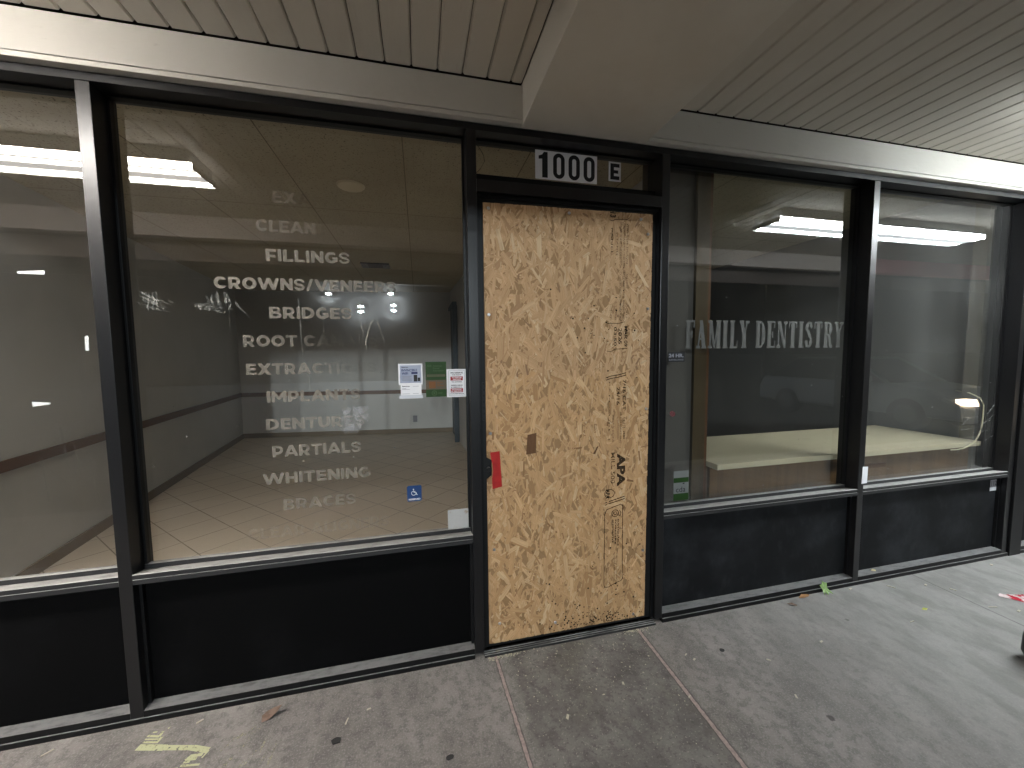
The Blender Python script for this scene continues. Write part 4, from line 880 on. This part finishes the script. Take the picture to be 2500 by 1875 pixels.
tag(sw.build('sawdust', M_SAW, recalc=False), 'fine pale sawdust strewn in front of the boarded door', 'sawdust', kind='stuff')
# pale yellow tool mark (two ladders of ticks on a bar) and scratches
pm = MB()
def stroke(a, b, w, z=.0026):
    d = Vector((b[0]-a[0], b[1]-a[1], 0)); nn = Vector((-d.y, d.x, 0)).normalized()*w; z += 2e-6*len(pm.f)
    pm.quad((a[0]+nn.x, a[1]+nn.y, z), (a[0]-nn.x, a[1]-nn.y, z), (b[0]-nn.x, b[1]-nn.y, z), (b[0]+nn.x, b[1]+nn.y, z))
stroke((-1.303, -.118), (-1.20, -.145), .012); stroke((-1.20, -.145), (-1.10, -.170), .010); stroke((-1.10, -.170), (-1.036, -.196), .011)
for (x, y, x2, y2, w) in ((-1.296, -.100, -1.243, -.113, .004), (-1.297, -.088, -1.246, -.100, .003), (-1.297, -.074, -1.250, -.088, .0045), (-1.285, -.063, -1.27, -.064, .003), (-1.245, -.116, -1.239, -.090, .005), (-1.250, -.088, -1.249, -.066, .005), (-1.238, -.058, -1.230, -.053, .003),
                          (-1.085, -.205, -1.048, -.208, .006), (-1.098, -.214, -1.062, -.220, .006), (-1.101, -.226, -1.080, -.227, .004), (-1.105, -.236, -1.040, -.247, .004), (-1.085, -.200, -1.100, -.217, .004), (-1.033, -.196, -1.045, -.222, .003), (-1.125, -.245, -1.11, -.243, .004)): stroke((x, y), (x2, y2), w)
tag(pm.build('paint_mark', M_PAINTY, recalc=False), 'pale yellow ladder shaped paint mark below the left mullion', 'paint mark')
pm = MB()
for (x, y, x2, y2, w) in ((-.955, -.285, -.935, -.245, .006), (-.99, -.215, -.955, -.160, .004), (-.955, -.175, -.935, -.155, .008), (-.93, -.165, -.90, -.130, .004), (-.905, -.165, -.86, -.125, .004), (-.80, -.31, -.795, -.23, .005), (-.845, -.255, -.840, -.19, .004), (-.88, -.29, -.86, -.24, .003), (-.92, -.23, -.905, -.18, .003), (-.83, -.30, -.82, -.26, .003), (-.90, -.30, -.885, -.275, .005)): stroke((x, y), (x2, y2), w)
tag(pm.build('paint_mark', M_SCRATCH, recalc=False), 'faint pale scratches scattered right of the ladder shaped mark', 'paint mark')

# ------------------------------------------------------------------ across the parking lot (seen in the window reflections)
F = thing('far_store', (-3, -26, -.16), 'low dark store across the parking lot with floodlights', 'building')
MB().box(-24, 14, -36, -25.2, -.16, 6.2).build('wall', M_FARWALL, F); MB().box(-24.4, 14.4, -36.4, -24.9, 6.21, 6.6).build('roof_edge', M_FARWALL, F)
def lamp(parent, x, y, z, w, h, power, col):
    m = MB().box(x-w/2, x+w/2, y, y+.12, z-h/2, z+h/2).build('floodlight', emit('floodlight_glow', col, 60), parent)
    l = bpy.data.lights.new('floodlight_beam', 'POINT'); l.energy = power; l.color = col; l.shadow_soft_size = .05
    o = bpy.data.objects.new('floodlight_beam', l); COL.objects.link(o); o.parent = m; o.location = Vector((x, y+.20, z-.02))
for (x, z) in ((-5.7, 5.5), (-1.9, 5.6), (-3.8, 4.75), (-3.8, 4.40), (-1.75, 4.85), (-1.75, 4.50)): lamp(F, x, -25.1, z, .34, .11, 1100, (.85, .95, 1))
for i, (x, y, z, lb, col) in enumerate(((21.3, -18.5, 5.9, 'yellow parking lot lamp post standing nearer', (1, .85, .5)), (27.2, -10.8, 4.3, 'low parking lot lamp post at far right', (1, .9, .6)))):
    t = thing('lamp_post', (x, y, -.16), lb, 'lamp post', 'lamp posts in the parking lot')
    MB().tube([(x, y, -.16), (x, y, z)], [.09, .06], 10).build('pole', M_BIN, t); MB().box(x-.3, x+.3, y-.15, y+.15, z, z+.10).build('lamp_head', M_BIN, t)
    MB().box(x-.26, x+.26, y-.12, y+.12, z-.05, z-.001).build('lamp_lens', emit('post_lamp', col, 120), t)
# parked car, nose towards the shop
def car(cx, nose, label):
    t = thing('parked_car', (cx, nose-2.2, -.16), label, 'car'); g = -.16; hw = .90
    lo = [(0, .30), (-.05, .62), (-.55, .86), (-1.25, .95), (-4.30, .98), (-4.45, .70), (-4.45, .30)]
    mb = MB().prism([(nose+a, g+b) for a, b in lo], 'x', cx-hw, cx+hw); mb.build('body', M_CARPAINT, t, bevel=.07, smooth=False)
    cab = MB(); 
    bot = [(nose-1.22, .93), (nose-4.15, .96)]; top = [(nose-2.05, 1.46), (nose-3.45, 1.46)]
    xs = (hw-.05, hw-.22)
    vs = [(cx-xs[0], bot[0][0], g+bot[0][1]), (cx+xs[0], bot[0][0], g+bot[0][1]), (cx+xs[0], bot[1][0], g+bot[1][1]), (cx-xs[0], bot[1][0], g+bot[1][1]), (cx-xs[1], top[0][0], g+top[0][1]), (cx+xs[1], top[0][0], g+top[0][1]), (cx+xs[1], top[1][0], g+top[1][1]), (cx-xs[1], top[1][0], g+top[1][1])]
    cab.v = vs; cab.f = [(0, 1, 5, 4), (1, 2, 6, 5), (2, 3, 7, 6), (3, 0, 4, 7), (4, 5, 6, 7)]; cab.col = [None]*5
    cab.build('windows', M_GLASSDARK, t)
    MB().box(cx-xs[1]-.01, cx+xs[1]+.01, top[1][0]-.03, top[0][0]+.03, g+1.455, g+1.50).build('roof', M_CARPAINT, t, bevel=.02)
    for sx in (-1, 1):
        MB().tube([(cx+sx*(xs[0]+.0), bot[0][0], g+bot[0][1]), (cx+sx*(xs[1]+.0), top[0][0], g+top[0][1]+.01)], .035, 8).build('pillar', M_CARPAINT, t)
        MB().box(cx+sx*.99-.09, cx+sx*.99+.09, nose-1.62, nose-1.50, g+.96, g+1.09).build('wing_mirror', M_CARPAINT, t, bevel=.03)
        MB().prism([(cx+sx*.50, g+.58), (cx+sx*.86, g+.60), (cx+sx*.88, g+.72), (cx+sx*.60, g+.72)], 'y', nose-.14, nose+.015).build('headlight', emit('warm_headlight', (1, .78, .5), 9) if sx < 0 else M_PLASTICW, t)
        for dy in (-.88, -3.55):
            w_ = MB().tube([(cx+sx*(hw+.01), nose+dy, g+.33), (cx+sx*(hw-.20), nose+dy, g+.33)], .33, 24).build('wheel', M_TYRE, t)
            MB().tube([(cx+sx*(hw+.018), nose+dy, g+.33), (cx+sx*(hw+.008), nose+dy, g+.33)], [.18, .21], 18).build('rim', M_RIM, w_)
    gr = MB()
    for k in range(4): gr.box(cx-.42, cx+.42, nose-.04, nose+.02, g+.46+k*.055, g+.485+k*.055)
    gr.build('grille', M_RIM, t); MB().box(cx-.90, cx+.90, nose-.02, nose+.06, g+.27, g+.40).build('bumper', M_CARPAINT, t, bevel=.03)
car(10.45, -3.0, 'grey parked car with one warm headlight facing the shop')
